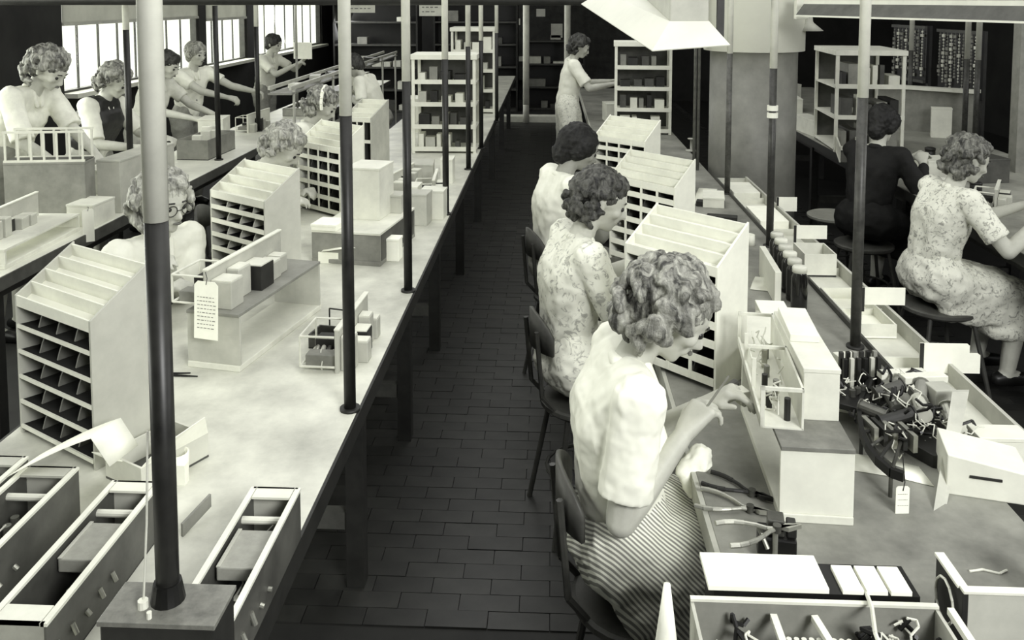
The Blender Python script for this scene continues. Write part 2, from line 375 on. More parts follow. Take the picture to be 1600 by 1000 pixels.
def riser(label, fr, deg, w=.19, L=.58, h=.19, front=LGREY, top=MGREY, inside=CREAM, open_side=1, base=None):
    """origin at front right bottom; length along local +Y"""
    t = T('riser_stand', label, 'stand', (fr[0], fr[1], .8), R(deg))
    bx(-w, 0, 0, L, 0, .02).done('base_board', base or inside, t, .002)
    bx(-w, 0, .004, .014, .02, h - .01).done('end_panel', front, t, .001)
    bx(-w, 0, L - .014, L - .004, .02, h - .01).done('end_panel', front, t, .001)
    x = -w if open_side == 1 else -.01
    if open_side == 2: bx(x, x + .01, .014, L - .014, .02, h - .01).done('long_side', front, t)
    bx(-w, 0, 0, L, h - .01, h).done('top_board', top, t, .001)
    return t
def tray(label, X0, X1, Y0, Y1, ztop=.92, z0=.8, group='electrical chassis trays at the front of the left bench', seed=0, end=CREAM, lid=True, rail=WHITE):
    rnd = random.Random(seed); cx = (X0 + X1) / 2; cy = (Y0 + Y1) / 2; W = (X1 - X0) / 2; H = ztop - z0; Lh = (Y1 - Y0) / 2
    t = T('chassis_tray', label, 'chassis', (cx, cy, z0), 0, group)
    bx(-W, W, -Lh, Lh, 0, .004).done('bottom_plate', DARK, t)
    for s in (-1, 1):
        sd = bx(min(s * W, s * (W - .004)), max(s * W, s * (W - .004)), -Lh, Lh, .004, H - .006).done('side_plate', M(74, .45, .25, 7), t)
        bx(min(s * (W + .002), s * (W - .010)), max(s * (W + .002), s * (W - .010)), -Lh, Lh, H - .006, H).done('flange', rail, t)
        bz = B()
        for k in range(5):
            yy = -Lh + .03 + k * (2 * Lh - .06) / 4 * .5; bz.cyl((s * W, yy, H * .35 + rnd.uniform(0, .03)), (s * (W + .008), yy, H * .35), .005, n=8)
        bz.done('rivet', STEEL, sd)['kind'] = 'stuff'
    bx(-W + .004, W - .004, -Lh, -Lh + .006, .004, H).done('end_plate', M(150, .5, .12, 8), t)
    bx(-W + .004, W - .004, Lh - .006, Lh, .004, H).done('end_plate', LGREY, t)
    bx(-W + .012, W - .012, -Lh, -Lh + .045, H - .005, H).done('end_flange', end, t)
    bx(-W + .012, W - .012, Lh - .04, Lh, H - .005, H).done('end_flange', end, t)
    if lid:
        c = bx(-W + .012, W - .012, -Lh + .2, -Lh + .32, H - .05, H - .022).done('capacitor_can', M(150, .4, .06, 40), t, .003)
        bx(-W + .012, -W + .02, -Lh + .2, -Lh + .32, H - .022, H - .020).done('seam', LGREY, c)
    B().cyl((-W + .004, Lh - .075, H - .03), (W - .004, Lh - .075, H - .03), .008, n=10).done('tie_bar', CREAM, t)
    for k in range(9):
        yy = rnd.choice((-Lh + .07, -Lh + .1, -Lh + .14, -Lh + .17, Lh - .09, Lh - .06, Lh - .12)); xx = rnd.uniform(-W + .025, W - .025)
        B().cyl((xx, yy, .004), (xx, yy, rnd.uniform(.03, .06)), .009, n=10).done('terminal_post', STEEL, t)
    bw = B()
    for k in range(5):
        p = Vector((rnd.uniform(-W + .02, W - .02), rnd.uniform(-Lh + .05, Lh - .05), .02)); pts = [p]
        for q in range(4): pts.append(pts[-1] + Vector((rnd.uniform(-.02, .02), rnd.uniform(.0, .035), rnd.uniform(-.01, .018))))
        pts = [Vector((max(-W + .01, min(W - .01, p.x)), max(-Lh + .02, min(Lh - .02, p.y)), max(.008, min(H - .02, p.z)))) for p in pts]
        bw.tube(pts, .002, 5)
    bw.done('wire', WIREM, t)['kind'] = 'stuff'
    return t
tray('rightmost chassis tray at the bench edge, with a square grey can inside', -.660, -.553, 1.36, 1.80, seed=1)
tray('middle chassis tray with white end flange, left of the junction box', -.982, -.872, 1.37, 1.81, seed=2)
tray('chassis tray second from the left edge, empty looking and dark inside', -1.215, -1.09, 1.37, 1.86, seed=3, end=LGREY, lid=False)
tray('leftmost chassis tray, cut by the left edge and crossed by a white rod', -1.345, -1.235, 1.40, 1.90, seed=4, end=LGREY)
# curved sheet of paper in the trays
def sheet(label, pts, width_vec, name='paper_sheet', mat=PAPER, th=.0012, group=None, cat='paper'):
    o0 = Vector(pts[0]); wv = Vector(width_vec); b = B(); vs = []; n = len(pts)
    for p in pts: vs += [Vector(p) - o0, Vector(p) - o0 + wv]
    b.add(vs, [(2 * i, 2 * i + 1, 2 * i + 3, 2 * i + 2) for i in range(n - 1)])
    o = b.done(name, mat, None, smooth=True); o.location = o0; s = o.modifiers.new('s', 'SOLIDIFY'); s.thickness = th
    return tag(o, label, cat, group)
pts = [Vector((-1.225 + .025 * i, 1.80 + .015 * i, .925 + .0)) + Vector((0, 0, .05 * math.sin(i / 8 * math.pi * .55))) for i in range(7)]
pts += [pts[-1] + Vector((.012 * k, 0.004 * k, -.025 * k)) for k in range(1, 4)]
sheet('curled white paper sheet lying over the trays by the large rack', pts, (.02, .10, .0))
# loose angle piece behind near pole
one(B().prism([(0, 0), (.09, .02), (.09, .05), (0, .03)], 0, .006), 'bracket', MGREY, 'small grey bracket propped just right of the nearest pole', 'bracket', G(283, 838), R(-20))
# open carton at right base of big rack
oc = openbox('low open white box with raised flaps in front of the largest rack', (-1.005, 2.075, .8), .14, .2, .065, R(-28), mat=CARD, name='open_carton', base=DGREY)
B().add([(-.07, -.1, .065), (-.0, -.1, .065), (-.0, -.135, .085), (-.07, -.135, .085)], [(0, 1, 2, 3)]).done('flap', PAPER, oc)
B().add([(.07, -.1, .065), (.07, .1, .065), (.085, .08, .12), (.085, -.06, .10)], [(0, 1, 2, 3)]).done('flap', PAPER, oc)
for ch in oc.children:
    if ch.name.startswith('flap'): ch.modifiers.new('s', 'SOLIDIFY').thickness = .002
one(B().lathe([(.028, 0), (.03, .06), (.026, .06), (.024, .004)], n=16), 'paper_cup', PAPER, 'white paper cup standing just right of the nearest pole', 'cup', G(277, 742), smooth=True)
one(bx(-.015, .015, -.012, .012, 0, .05), 'small_carton', PAPER, 'tiny white carton right of the nearest pole beside the cup', 'box', G(277, 738) + Vector((.03, -.045, 0)))

# ---- left riser with chassis
def relay_frame(label, loc, rz, L=.36, H=.12, boxes=5, seed=0, group=None, plate=LGREY, fw=.11, bs=1.3):
    """long upright plate with cans on the right side and an open wire frame on the left"""
    rnd = random.Random(seed)
    t = T('relay_chassis', label, 'chassis', loc, rz, group)
    bx(-.006, .006, 0, L, 0, H).done('mounting_plate', plate, t, .001)
    bx(-.008, .010, 0, L, H, H + .006).done('top_flange', WHITE, t, .001)
    y = .02
    for k in range(boxes):
        d = rnd.uniform(.035, .06)
        if y + d > L - .01: break
        h = rnd.uniform(.4, .8) * H; wd = rnd.uniform(.03, .055) * bs; d *= bs
        dark = (k % 3 == 2)
        bb = bx(.007, .007 + wd, y, y + d, 0, h).done('capacitor_can', DARK if dark else LGREY, t, .003)
        bx(.009, .005 + wd, y + .002, y + d - .002, h, h + .004).done('can_lid', CREAM, bb)
        y += d + rnd.uniform(.006, .02)
    fr = B()
    x = -fw
    for (ya, yb) in ((.0, .16),):
        fr.tube([(-.007, ya, .02), (x, ya, .02), (x, ya, H * .85), (-.007, ya, H * .85)], .004, 6)
        fr.tube([(-.007, yb, .02), (x, yb, .02), (x, yb, H * .85), (-.007, yb, H * .85)], .004, 6)
        fr.tube([(x, ya, H * .85), (x, yb, H * .85)], .004, 6); fr.tube([(x, ya, .02), (x, yb, .02)], .004, 6)
    fr.done('wire_frame', CREAM, t)
    bx(-fw + .01, -.01, .02, .07, .012, .05).done('relay_block', MGREY, t, .002); bx(-fw + .02, -.02, .09, .15, .02, .075).done('relay_block', DARK, t, .002)
    for q_ in range(3): B().cyl((-fw + .03 + q_ * .02, .07, .04), (-fw + .03 + q_ * .02, .095, .05), .008, n=10).done('coil', (STEEL, LGREY, DSTEEL)[q_], t)
    bw = B()
    for k in range(6):
        p = Vector((rnd.uniform(-.06, -.015), rnd.uniform(0, L * .6), .01)); pts = [p]
        for q in range(4): pts.append(pts[-1] + Vector((rnd.uniform(-.01, .01), rnd.uniform(-.01, .03), rnd.uniform(0, .018))))
        bw.tube(pts, .0022, 5)
    bw.done('wire', WIREM, t)['kind'] = 'stuff'
    return t
riser('open sided grey stand on the left bench carrying a chassis and a paper tag', (-.999, 2.635), -11)
relay_frame('upright chassis with cream cans on top of the open stand, left bench', (-1.12, 2.67, .99), R(-10), L=.50, H=.13, boxes=8, seed=5, fw=.12, bs=1.5)
def tagcard(label, top, w, h, rz, lean=0.0, sl=.03, name='paper_tag', lines=6, string=True):
    t = T(name, label, 'tag', top, rz)
    c = w * .14
    prof = [(-w / 2, -h), (w / 2, -h), (w / 2, -c), (w / 2 - c, 0), (-w / 2 + c, 0), (-w / 2, -c)]
    b = B(); n = len(prof)
    b.add([(a, 0 + lean * z, z) for a, z in prof] + [(a, .0015 + lean * z, z) for a, z in prof], [tuple(range(n)), tuple(range(n, 2 * n))[::-1]] + [(i, n + i, n + (i + 1) % n, (i + 1) % n) for i in range(n)])
    b.done('card', PAPER, t)
    if lines:
        ln = B(); rr = random.Random(3)
        for k in range(lines):
            z = -h * (.28 + .6 * k / lines); x = -w * .36
            while x < w * .33:
                l = rr.uniform(.04, .12) * w; ln.box(x, x + l, -.0012 + lean * z, -.0004 + lean * z, z, z + h * .012); x += l + w * .05
        ln.done('print', MGREY, t)
    if string: B().tube([(0, -.001, -.01), (.004, 0, .01), (-.003, .002, sl)], .0012).done('string', DARK, t)
    return t
tagcard('large printed white tag hanging on the front of the left chassis stand', D(322, 440, 2.62), .088, .185, R(-14), lean=.05, lines=9)
relay_frame('small chassis with wire frame and cartons at the bench edge behind the second pole', (-.685, 2.64, .8), R(-3), L=.36, H=.14, boxes=6, seed=8, fw=.12)
openbox('low grey parts box left of the small chassis near the second pole', (-.775, 2.87, .8), .10, .09, .05, R(-10), mat=DGREY, base=DARK)
one(B().tube([(-.03, 0, 0), (-.03, 0, .07), (.03, 0, .07), (.03, 0, 0)], .003), 'wire_loop', DARK, 'thin dark wire hoop standing behind the small chassis', 'wire', (-.78, 3.02, .8), R(-15))
# white cartons etc. mid left bench
carton('small upright white carton between the second and third poles', G(609, 409) + Vector((0, .04, 0)), .088, .07, .105, R(-5), mat=PAPER, group='white cartons on the left bench')
openbox('shallow white tray with a folded lid before the dark grey stand', G(530, 412) + Vector((0, .05, 0)), .19, .1, .05, R(-4), mat=PAPER, name='shallow_tray')
sheet('bent white card lying across the shallow tray', [G(502, 393, .86), G(540, 388, .885), G(575, 386, .87)], (.005, .07, 0), mat=PAPER)
b = riser('dark grey faced stand on the left bench carrying white boxes', (-.765, 3.74), -9, w=.33, L=.5, h=.15, front=MGREY, top=CREAM, inside=MGREY, open_side=1)
bx(-.01, 0, .02, .48, .02, .14).done('long_side', DGREY, b)
carton('big pale box on the dark grey stand behind the second pole', (-.88, 4.08, .95), .17, .2, .25, R(-9), mat=CREAM)
carton('flat white box left on the dark grey stand', (-1.02, 3.84, .95), .12, .13, .03, R(-9), mat=PAPER)
carton('slanting grey block on the dark stand near the third pole', (-.76, 4.16, .95), .07, .1, .09, R(-9), mat=LGREY)
carton('grey carton further back on the left bench near the third pole', (-.72, 4.5, .8), .14, .12, .17, R(-6), mat=LGREY)
carton('square white box on the bench before the fourth pole', G(676, 343) + Vector((0, .06, 0)), .13, .12, .16, R(-4), mat=WHITE, group='white cartons on the left bench')
carton('narrow white box left of the square one before the fourth pole', G(643, 340) + Vector((0, .08, 0)), .07, .12, .17, R(-4), mat=WHITE, group='white cartons on the left bench')
relay_frame('small chassis on the bench left of the white shelving rack', (-.98, 5.1, .8), R(-12), L=.4, H=.13, seed=11)
relay_frame('small chassis on the bench beyond the dark stand near the third pole', (-.70, 5.0, .8), R(4), L=.35, H=.12, seed=12)
one(B().cyl((0, 0, 0), (.02, .0, .2), .004).cyl((0, 0, 0), (0, 0, .01), .015), 'stand_rod', WIREM, 'thin pale rod standing behind the right edge of the second rack', 'rod', (-1.14, 3.62, .8))
# pens/tools beneath near pole on left bench
for i, (x, y, a) in enumerate(((278, 585, 5), (290, 589, -3))):
    one(B().cyl((-.04, 0, .004), (.04, 0, .004), .004, .002, n=8), 'scribing_tool', BLACK, ('black hand tool on the bench left of the open stand', 'second black hand tool lying by the open stand')[i], 'tool', G(x, y), R(a))

# ================================================================== SHELVING RACKS
ORD = ('first', 'second', 'third', 'fourth', 'fifth', 'sixth', 'seventh', 'eighth', 'ninth')
def shelfrack(label, loc, w, d, h, levels, rz=0, mat=WHITE, seed=0, top=.04, itemgroup='small parts on the shelving', items=True, dens=5):
    t = T('shelving_rack', label, 'shelving', loc, rz, 'white open shelving racks')
    pm = bx(-.012, .012, -.012, .012, 0, h).mesh('post', mat)
    for sx in (-1, 1):
        for sy in (-1, 1): piece(pm, 'post', t, (sx * (w / 2 - .012), sy * (d / 2 - .012), 0))
    zs = [.015 + (h - top - .03) * i / levels for i in range(levels)]
    sm = bx(-w / 2, w / 2, -d / 2, d / 2, 0, .012).mesh('shelf', mat); lm2 = bx(-w / 2, w / 2, -d / 2 - .004, -d / 2, 0, .035).mesh('shelf_edge', mat)
    for z in zs:
        s = piece(sm, 'shelf', t, (0, 0, z)); piece(lm2, 'shelf_edge', s)
    bx(-w / 2 - .01, w / 2 + .01, -d / 2 - .01, d / 2 + .01, h - top, h).done('top_board', mat, t, .002)
    bx(-w / 2, w / 2, d / 2 - .006, d / 2, 0, h - top).done('back_panel', DGREY, t)
    if items:
        rnd = random.Random(seed); gap = zs[1] - zs[0]
        for li, z in enumerate(zs):
            x = -w / 2 + .05; cnt = 0
            while x < w / 2 - .05:
                iw = rnd.uniform(.03, .09); ih = rnd.uniform(.35, .75) * gap; idd = rnd.uniform(.05, d * .5)
                m = rnd.choice((CREAM, LGREY, WHITE, DGREY, MGREY, DARK))
                p = Matrix.Rotation(rz, 3, 'Z') @ Vector((x + iw / 2, -d / 2 + idd / 2 + .02, 0))
                if x + iw > w / 2 - .03: break
                lv = ('bottom', 'second', 'third', 'fourth', 'top')[min(li, 4)]
                o = carton('%s item %s from left, %s shelf of %s' % ({WHITE: 'white', CREAM: 'cream', LGREY: 'grey', DGREY: 'dark', MGREY: 'grey', DARK: 'black'}[m], ORD[min(cnt, 8)], lv, itemgroup.split(' on the ')[1].replace('shelving ', '')), (loc[0] + p.x, loc[1] + p.y, loc[2] + z + .012), iw, idd, ih, rz, mat=m, group=itemgroup, lid=False, name='parts_box')
                x += iw + rnd.uniform(.01, .04); cnt += 1
    return t
shelfrack('tall white shelving rack standing at the far part of the left bench', (-.835, 6.75, .8), .5, .34, .77, 4, 0, seed=1, itemgroup='boxes on the left white shelving rack')
shelfrack('white shelving rack on the right bench beyond the standing woman', (.82, 7.75, .8), .5, .34, .82, 4, R(-4), seed=2, itemgroup='boxes on the middle white shelving rack')
shelfrack('pale shelving rack at the right on the side bench, behind the dark haired worker', (2.5, 7.1, .8), .52, .7, .80, 3, R(-4), mat=CREAM, seed=3, itemgroup='boxes on the right pale shelving rack')
shelfrack('low pale rack at the end of the left bench by the far poles', (-.82, 9.1, .8), .46, .4, .9, 4, 0, mat=CREAM, seed=4, itemgroup='boxes on the farthest shelving rack')

# ================================================================== RIGHT BENCH THINGS
riser('white stand with closed front carrying a wired chassis, right bench', (.692, 1.906), -3, w=.165, L=.54, h=.18, front=WHITE, top=M(110, .6, .2, 10), inside=CREAM, open_side=0)
def wired_frame(label, loc, rz, L=.5, W=.12, H=.11, seed=2):
    rnd = random.Random(seed); t = T('wired_chassis', label, 'chassis', loc, rz)
    bx(W - .006, W, 0, L, 0, H).done('side_plate', CREAM, t, .001); bx(0, W, 0, L, 0, .004).done('bottom_plate', CREAM, t)
    bx(0, .006, 0, L, .0, .025).done('side_rail', CREAM, t)
    pm = bx(0, .01, 0, .006, 0, H).mesh('post', CREAM)
    for y in (0, L * .33, L * .66, L - .006): piece(pm, 'post', t, (0, y, 0))
    for y in (0, L * .5, L - .01): bx(0, W, y, y + .008, H - .008, H).done('cross_bar', WIREM, t)
    for k in range(7):
        y = .04 + k * (L - .08) / 7; x = rnd.uniform(.03, W - .03)
        B().cyl((x, y, .004), (x, y, rnd.uniform(.03, .06)), .008, n=10).done('terminal', rnd.choice((DARK, MGREY, STEEL)), t)
    bw = B()
    for k in range(16):
        p = Vector((rnd.uniform(.02, W - .02), rnd.uniform(.02, L - .08), .02)); pts = [p]
        for q in range(5): pts.append(pts[-1] + Vector((rnd.uniform(-.02, .02), rnd.uniform(-.02, .03), rnd.uniform(-.01, .022))))
        pts = [Vector((max(.012, min(W - .012, q.x)), max(.01, min(L - .01, q.y)), max(.006, min(H - .006, q.z)))) for q in pts]
        bw.tube(pts, .002, 5)
    bw.done('wire', WIREM, t)['kind'] = 'stuff'; return t
wired_frame('open wired chassis with cross bars on the white stand beside the front woman', (.50, 2.0, .98), R(-6), L=.50, W=.10, H=.10)
carton('stack of white sheets and boxes behind the wired chassis, right bench', (.668, 2.23, .98), .085, .38, .13, R(-4), mat=CREAM)
carton('flat white pad lying on the box stack, right bench', (.67, 2.30, 1.11), .075, .2, .02, R(-6), mat=WHITE, lid=False)
carton('long white board lying on the grey worktop beyond the white stand', (.685, 2.72, .8), .12, .4, .12, R(-4), mat=WHITE)
carton('white carton on the grey worktop beside the row of jars', (.80, 3.05, .8), .1, .16, .09, R(-4), mat=PAPER)
sheet('white paper sheet with lifted corner on the grey worktop by the jars', [G(1172, 452, .802), G(1176, 440, .806), G(1180, 432, .83)], (.1, -.03, 0))
sheet('white folded paper beside the middle rack', [G(1084, 318, .803), G(1088, 302, .81), G(1092, 294, .83)], (.11, -.02, 0))
# jars
jx0 = G(1248, 482); jx1 = Vector((1.0, 3.78, .8))
for i in range(6):
    p = jx0.lerp(jx1, i / 5)
    j = T('dark_jar', 'dark glass jar with white cap, %s' % ('nearest of the six in the row', 'second from the near end of the row', 'third from the near end of the row', 'fourth from the near end of the row', 'fifth from the near end of the row', 'farthest of the six in the row')[i], 'jar', (p.x, p.y, .8), 0, 'row of dark jars on the right bench')
    B().lathe([(.029, 0), (.031, .006), (.031, .125), (.024, .14), (.024, .145)], n=20).done('glass_body', M(24, .15, .2, 20, spec=.6), j, smooth=True)
    B().lathe([(.028, .145), (.028, .164), (.025, .168)], n=20).done('cap', WHITE if i % 2 == 0 else M(200, .5, .1, 10), j, smooth=True)
carton('tall white board box left of the row of jars', (.905, 3.52, .8), .025, .36, .13, R(-4), mat=WHITE, lid=False)
one(B().lathe([(.03, 0), (.028, .05), (.024, .05), (.0, .046)], n=18), 'round_tin', M(228, .5, .05, 8), 'small white round tin near the top rack, right bench', 'tin', G(1170, 382), smooth=True)
one(B().lathe([(.045, 0), (.045, .008), (.01, .012), (.01, .09), (.03, .095), (.03, .102)], n=20), 'spindle_stand', LGREY, 'pale spool shaped stand at the bench edge left of the round column', 'stand', G(1080, 236), smooth=True)
for i, (x, y, lb) in enumerate(((1110, 322, 'dark strip of parts right of the middle rack'), (1128, 345, 'dark small relay block behind the nearest rack'))):
    one(bx(-.08, .08, -.03, .03, 0, .03), 'relay_strip', DARK, lb, 'relay', G(x, y), R(-15), bev=.002)
# white sheets in trough beyond the poles
carton('white flat box in the trough below the round column', (1.19, 5.35, .775), .16, .3, .05, 0, mat=WHITE, lid=False)
carton('white flat box in the trough between the two farther poles', (1.19, 4.72, .775), .15, .34, .045, 0, mat=PAPER, lid=False)
openbox('open parts bin in the trough beside the jars', (1.19, 3.86, .775), .14, .18, .1, 0, mat=CREAM, base=DARK)
openbox('shallow bin of papers in the trough by the nearest right pole', (1.175, 3.28, .775), .15, .4, .05, 0, mat=CREAM, base=PAPER)
# sign cards sticking out of the trough
for i, (x0, x1, y0, y1, Y) in enumerate(((1213, 1245, 308, 330, 4.85), (1240, 1292, 352, 373, 4.1), (1345, 1414, 449, 476, 3.2), (1436, 1531, 536, 582, 2.74))):
    a = D(x0, y1, Y); b_ = D(x1, y1, Y); top = D(x0, y0, Y)
    o0 = Vector((a.x, Y, a.z)); W_ = b_.x - a.x; H_ = top.z - a.z
    t = T('card_sign', ('tiny white card farthest along the trough', 'white card on the trough by the middle pole', 'white card on the trough beyond the nearest pole', 'largest white card with a stepped corner, nearest on the trough')[i], 'card', o0, 0, 'white cards standing on the trough')
    if i < 3: prof = [(0, 0), (W_, 0), (W_, H_), (0, H_)]
    else: prof = [(0, 0), (W_, 0), (W_, H_ * .62), (W_ * .96, H_ * .68), (W_ * .82, H_ * .68), (W_ * .82, H_ * .94), (W_ * .78, H_), (0, H_)]
    B().prism(prof, 0, .003, 'y').done('card', PAPER, t)
    bx(.0, .012, -.004, .0, 0.8 + .03 - a.z if a.z > .83 else -.01, H_).done('clip', DARK, t)

# ---- relay mechanism on right bench
mz = .8
mc = T('switch_mechanism', 'dark intricate switching mechanism with a curved black rim, right bench', 'mechanism', (.955, 2.33, mz), R(8), None)
arc = B()
def mloc(px, py, z): return Matrix.Rotation(-R(8), 3, 'Z') @ (G(px, py, z) - Vector((.955, 2.33, .8)))
rim = [mloc(x, y, .85) for x, y in ((1372, 590), (1356, 607), (1346, 630), (1342, 655), (1346, 682), (1356, 706), (1371, 727), (1392, 745), (1412, 752))]
for p, q in zip(rim[:-1], rim[1:]):
    dd = (q - p); nn = Vector((-dd.y, dd.x, 0)).normalized() * .006; hh = Vector((0, 0, .022))
    arc.add([p - nn, q - nn, q + nn, p + nn, p - nn + hh, q - nn + hh, q + nn + hh, p + nn + hh],
            [(0, 1, 2, 3), (4, 7, 6, 5), (0, 4, 5, 1), (1, 5, 6, 2), (2, 6, 7, 3), (3, 7, 4, 0)])
arc.done('curved_rim', BLACK, mc)
ar2 = B()
for p, q in zip(rim[1:-1], rim[2:]):
    c_ = Vector((.02, .0, .04)); p2 = p.lerp(c_, .16); q2 = q.lerp(c_, .16); ar2.cyl(p2, q2, .005, n=6)
ar2.done('inner_rim', DSTEEL, mc)
for i_, p in enumerate(rim[1:-1]): B().cyl(Vector((p.x, p.y, .0 if i_ % 3 == 0 else p.z)), Vector((p.x, p.y, p.z)), .005, n=8).cyl(p + Vector((0, 0, .01)), p.lerp(Vector((.03, 0, .05)), .55), .0045, n=6).done('spoke', (DSTEEL, DARK)[i_ % 2], mc)
B().prism([(-.05, -.03), (.0, -.17), (.07, -.2), (.1, .1), (-.05, .15)], .0, .035, 'z').done('base_casting', DARK, mc, .002)
mp = B().prism([(-.17, .09), (-.09, .02), (-.02, .10), (-.08, .19)], .05, .066, 'z').done('terminal_plate', BLACK, mc, .002)
rnd = random.Random(4)
for k in range(6):
    B().cyl((-.145 + .022 * k, .1 + .012 * (k % 3), .066), (-.145 + .022 * k, .1 + .012 * (k % 3), .085), .009, n=10).done('terminal', DSTEEL, mp)
for k in range(6):
    bx(-.055 + k * .021, -.043 + k * .021, .2, .212, .0, .13).done('contact_blade', (BLACK, LGREY, DARK)[k % 3], mc, .001)
for k in range(6):
    bx(-.055 + k * .021, -.043 + k * .021, .225, .237, .0, .14).done('contact_blade', (DARK, BLACK, MGREY)[k % 3], mc, .001)
bx(-.07, .09, .19, .25, .0, .04).done('blade_block', DARK, mc, .002)
for k, (x, y, z, l, m) in enumerate(((.0, .02, .08, .09, DSTEEL), (.05, -.03, .09, .08, LGREY), (-.03, -.05, .075, .09, DARK), (.09, .04, .1, .07, MGREY), (.1, -.08, .09, .07, STEEL), (.02, .08, .09, .08, DGREY), (-.07, .0, .07, .07, DSTEEL), (.05, .12, .08, .07, MGREY))):
    d_ = Vector((rnd.uniform(-.6, 1), rnd.uniform(-1, .2), rnd.uniform(-.3, .4))).normalized() * l
    c_ = Vector((x, y, z)); B().cyl(c_ - d_ / 2, c_ + d_ / 2, .017, n=14).cyl(c_ + d_ / 2, c_ + d_ * .54, .022, n=14).cyl(c_ - d_ / 2, c_ - d_ * .54, .022, n=14).done('relay_coil', m, mc)
bw = B()
for k in range(34):
    p = Vector((rnd.uniform(-.1, .12), rnd.uniform(-.15, .15), rnd.uniform(.03, .1))); pts = [p]
    for q in range(5): pts.append(pts[-1] + Vector((rnd.uniform(-.025, .025), rnd.uniform(-.03, .03), rnd.uniform(-.02, .022))))
    for q in pts: q.z = max(.02, q.z)
    bw.tube(pts, .0016, 5)
bw.done('wiring', WIREM, mc)['kind'] = 'stuff'
bw = B()
for k in range(26):
    p = Vector((rnd.uniform(-.1, .12), rnd.uniform(-.15, .15), rnd.uniform(.04, .11))); pts = [p]
    for q in range(4): pts.append(pts[-1] + Vector((rnd.uniform(-.03, .03), rnd.uniform(-.03, .03), rnd.uniform(-.02, .022))))
    for q in pts: q.z = max(.03, q.z)
    bw.tube(pts, .004, 5)
bw.done('cable', BLACK, mc)['kind'] = 'stuff'
for k in range(5): bx(-.12 + k * .02, -.108 + k * .02, -.1 - k * .012, -.03 - k * .01, .03, .075).done('wiper_leaf', (STEEL, DARK)[k % 2], mc)
bx(.03, .17, .14, .17, .09, .11).done('label_strip', CREAM, mc, .002)
bx(.07, .2, .085, .12, .10, .12).done('label_strip', WHITE, mc, .002)
bx(.11, .17, .0, .06, .06, .12).done('coil_box', LGREY, mc, .003)
# upright white plate at the mechanism's right
pl = T('end_plate_panel', 'tall leaning white plate right of the dark mechanism', 'plate', D(1475, 812, 1.97) , 0)
e1 = D(1514, 612, 2.28) - pl.location; e0 = D(1457, 808, 1.96) - pl.location; e3 = D(1488, 612, 2.28) - pl.location
b = B(); q = [Vector((0, 0, 0)), e1, e3, e0]; b.add(q + [v + Vector((.006, .012, 0)) for v in q], [(0, 1, 2, 3), (4, 7, 6, 5), (0, 4, 5, 1), (1, 5, 6, 2), (2, 6, 7, 3), (3, 7, 4, 0)])
b.done('plate', LGREY, pl)
tagcard('small white tag on a looped string at the front of the mechanism', D(1411, 760, 1.96), .032, .068, R(4), lines=3, sl=.08)
# white angular box right
wb = T('angled_casing', 'white angled metal casing with a dark slot, right end of the bench', 'casing', (1.075, 2.09, .8), R(-14))
B().prism([(-.10, 0), (.075, 0), (.11, .03), (.08, .075), (-.10, .10)], -.07, .07, 'y').done('body', WHITE, wb, .003)
bx(-.05, .02, -.073, -.07, .05, .056).done('slot', DARK, wb)
carton('white box standing at the near end of the trough, right frame edge', (1.175, 2.225, .8), .13, .07, .07, 0, mat=WHITE)
one(bx(-.1, .1, -.04, .04, 0, .045), 'white_block', CREAM, 'pale block between the mechanism and the wired stand on the worktop', 'block', (.83, 2.5, .8), R(-20), bev=.003)
sheet('white paper under the left side of the dark mechanism', [G(1335, 735, .802), G(1400, 745, .804), G(1460, 760, .802)], (.0, .09, 0))
# pliers and vice
def pliers(label, loc, rz, open_=18, m=STEEL, L=.16, roll=0):
    t = T('pliers', label, 'pliers', loc, rz, 'hand pliers scattered on the right bench')
    for s in (-1, 1):
        a = R(open_ / 2) * s
        h = [Vector((0, 0, .008)), Vector((-.02, s * .006, .008))] + [Vector((-.02 - L * .6 * k / 5, s * (.006 + .022 * math.sin(k / 5 * 1.9)) * open_ / 14, .009)) for k in range(1, 6)]
        b = B()
        for i, (p, q) in enumerate(zip(h[:-1], h[1:])): b.cyl(p, q, .0045 + .0012 * (i > 2), n=8)
        b.done('handle', m, t)
        B().prism([(0, -.007 * s if s > 0 else .007), (.022, s * .009), (.055, s * .002), (.055, 0), (.0, 0)], .004, .013, 'z').done('jaw', m, t)
    B().cyl((0, 0, .002), (0, 0, .017), .009, n=14).done('rivet', DSTEEL, t)
    return t
pliers('dark pliers with open handles nearest the white stand', G(1175, 775, .802), R(-32), 16, DARK)
pliers('small pliers with long pale handles pointing left, right bench', G(1172, 800, .802), R(-20), 20, STEEL, .17)
pliers('pliers lying over the black vice with a long thin nose', G(1214, 832, .87), R(12), 20, STEEL, .17)
vc = T('bench_vice', 'small black vice block with a steel lever, at the front of the right bench', 'vice', (.49, 1.80, .8), R(-10))
bx(-.04, .04, -.03, .03, 0, .05).done('base_block', BLACK, vc, .004)
bx(-.02, .015, -.02, .02, .05, .085).done('jaw', DSTEEL, vc, .003); bx(.02, .04, -.02, .02, .05, .075).done('jaw', DARK, vc, .003)
B().cyl((-.005, -.028, .0), (-.005, -.032, .085), .006, n=10).done('lever', STEEL, vc)
B().cyl((-.04, -.02, .07), (-.02, -.034, .03), .005, n=8).done('lever', STEEL, vc)
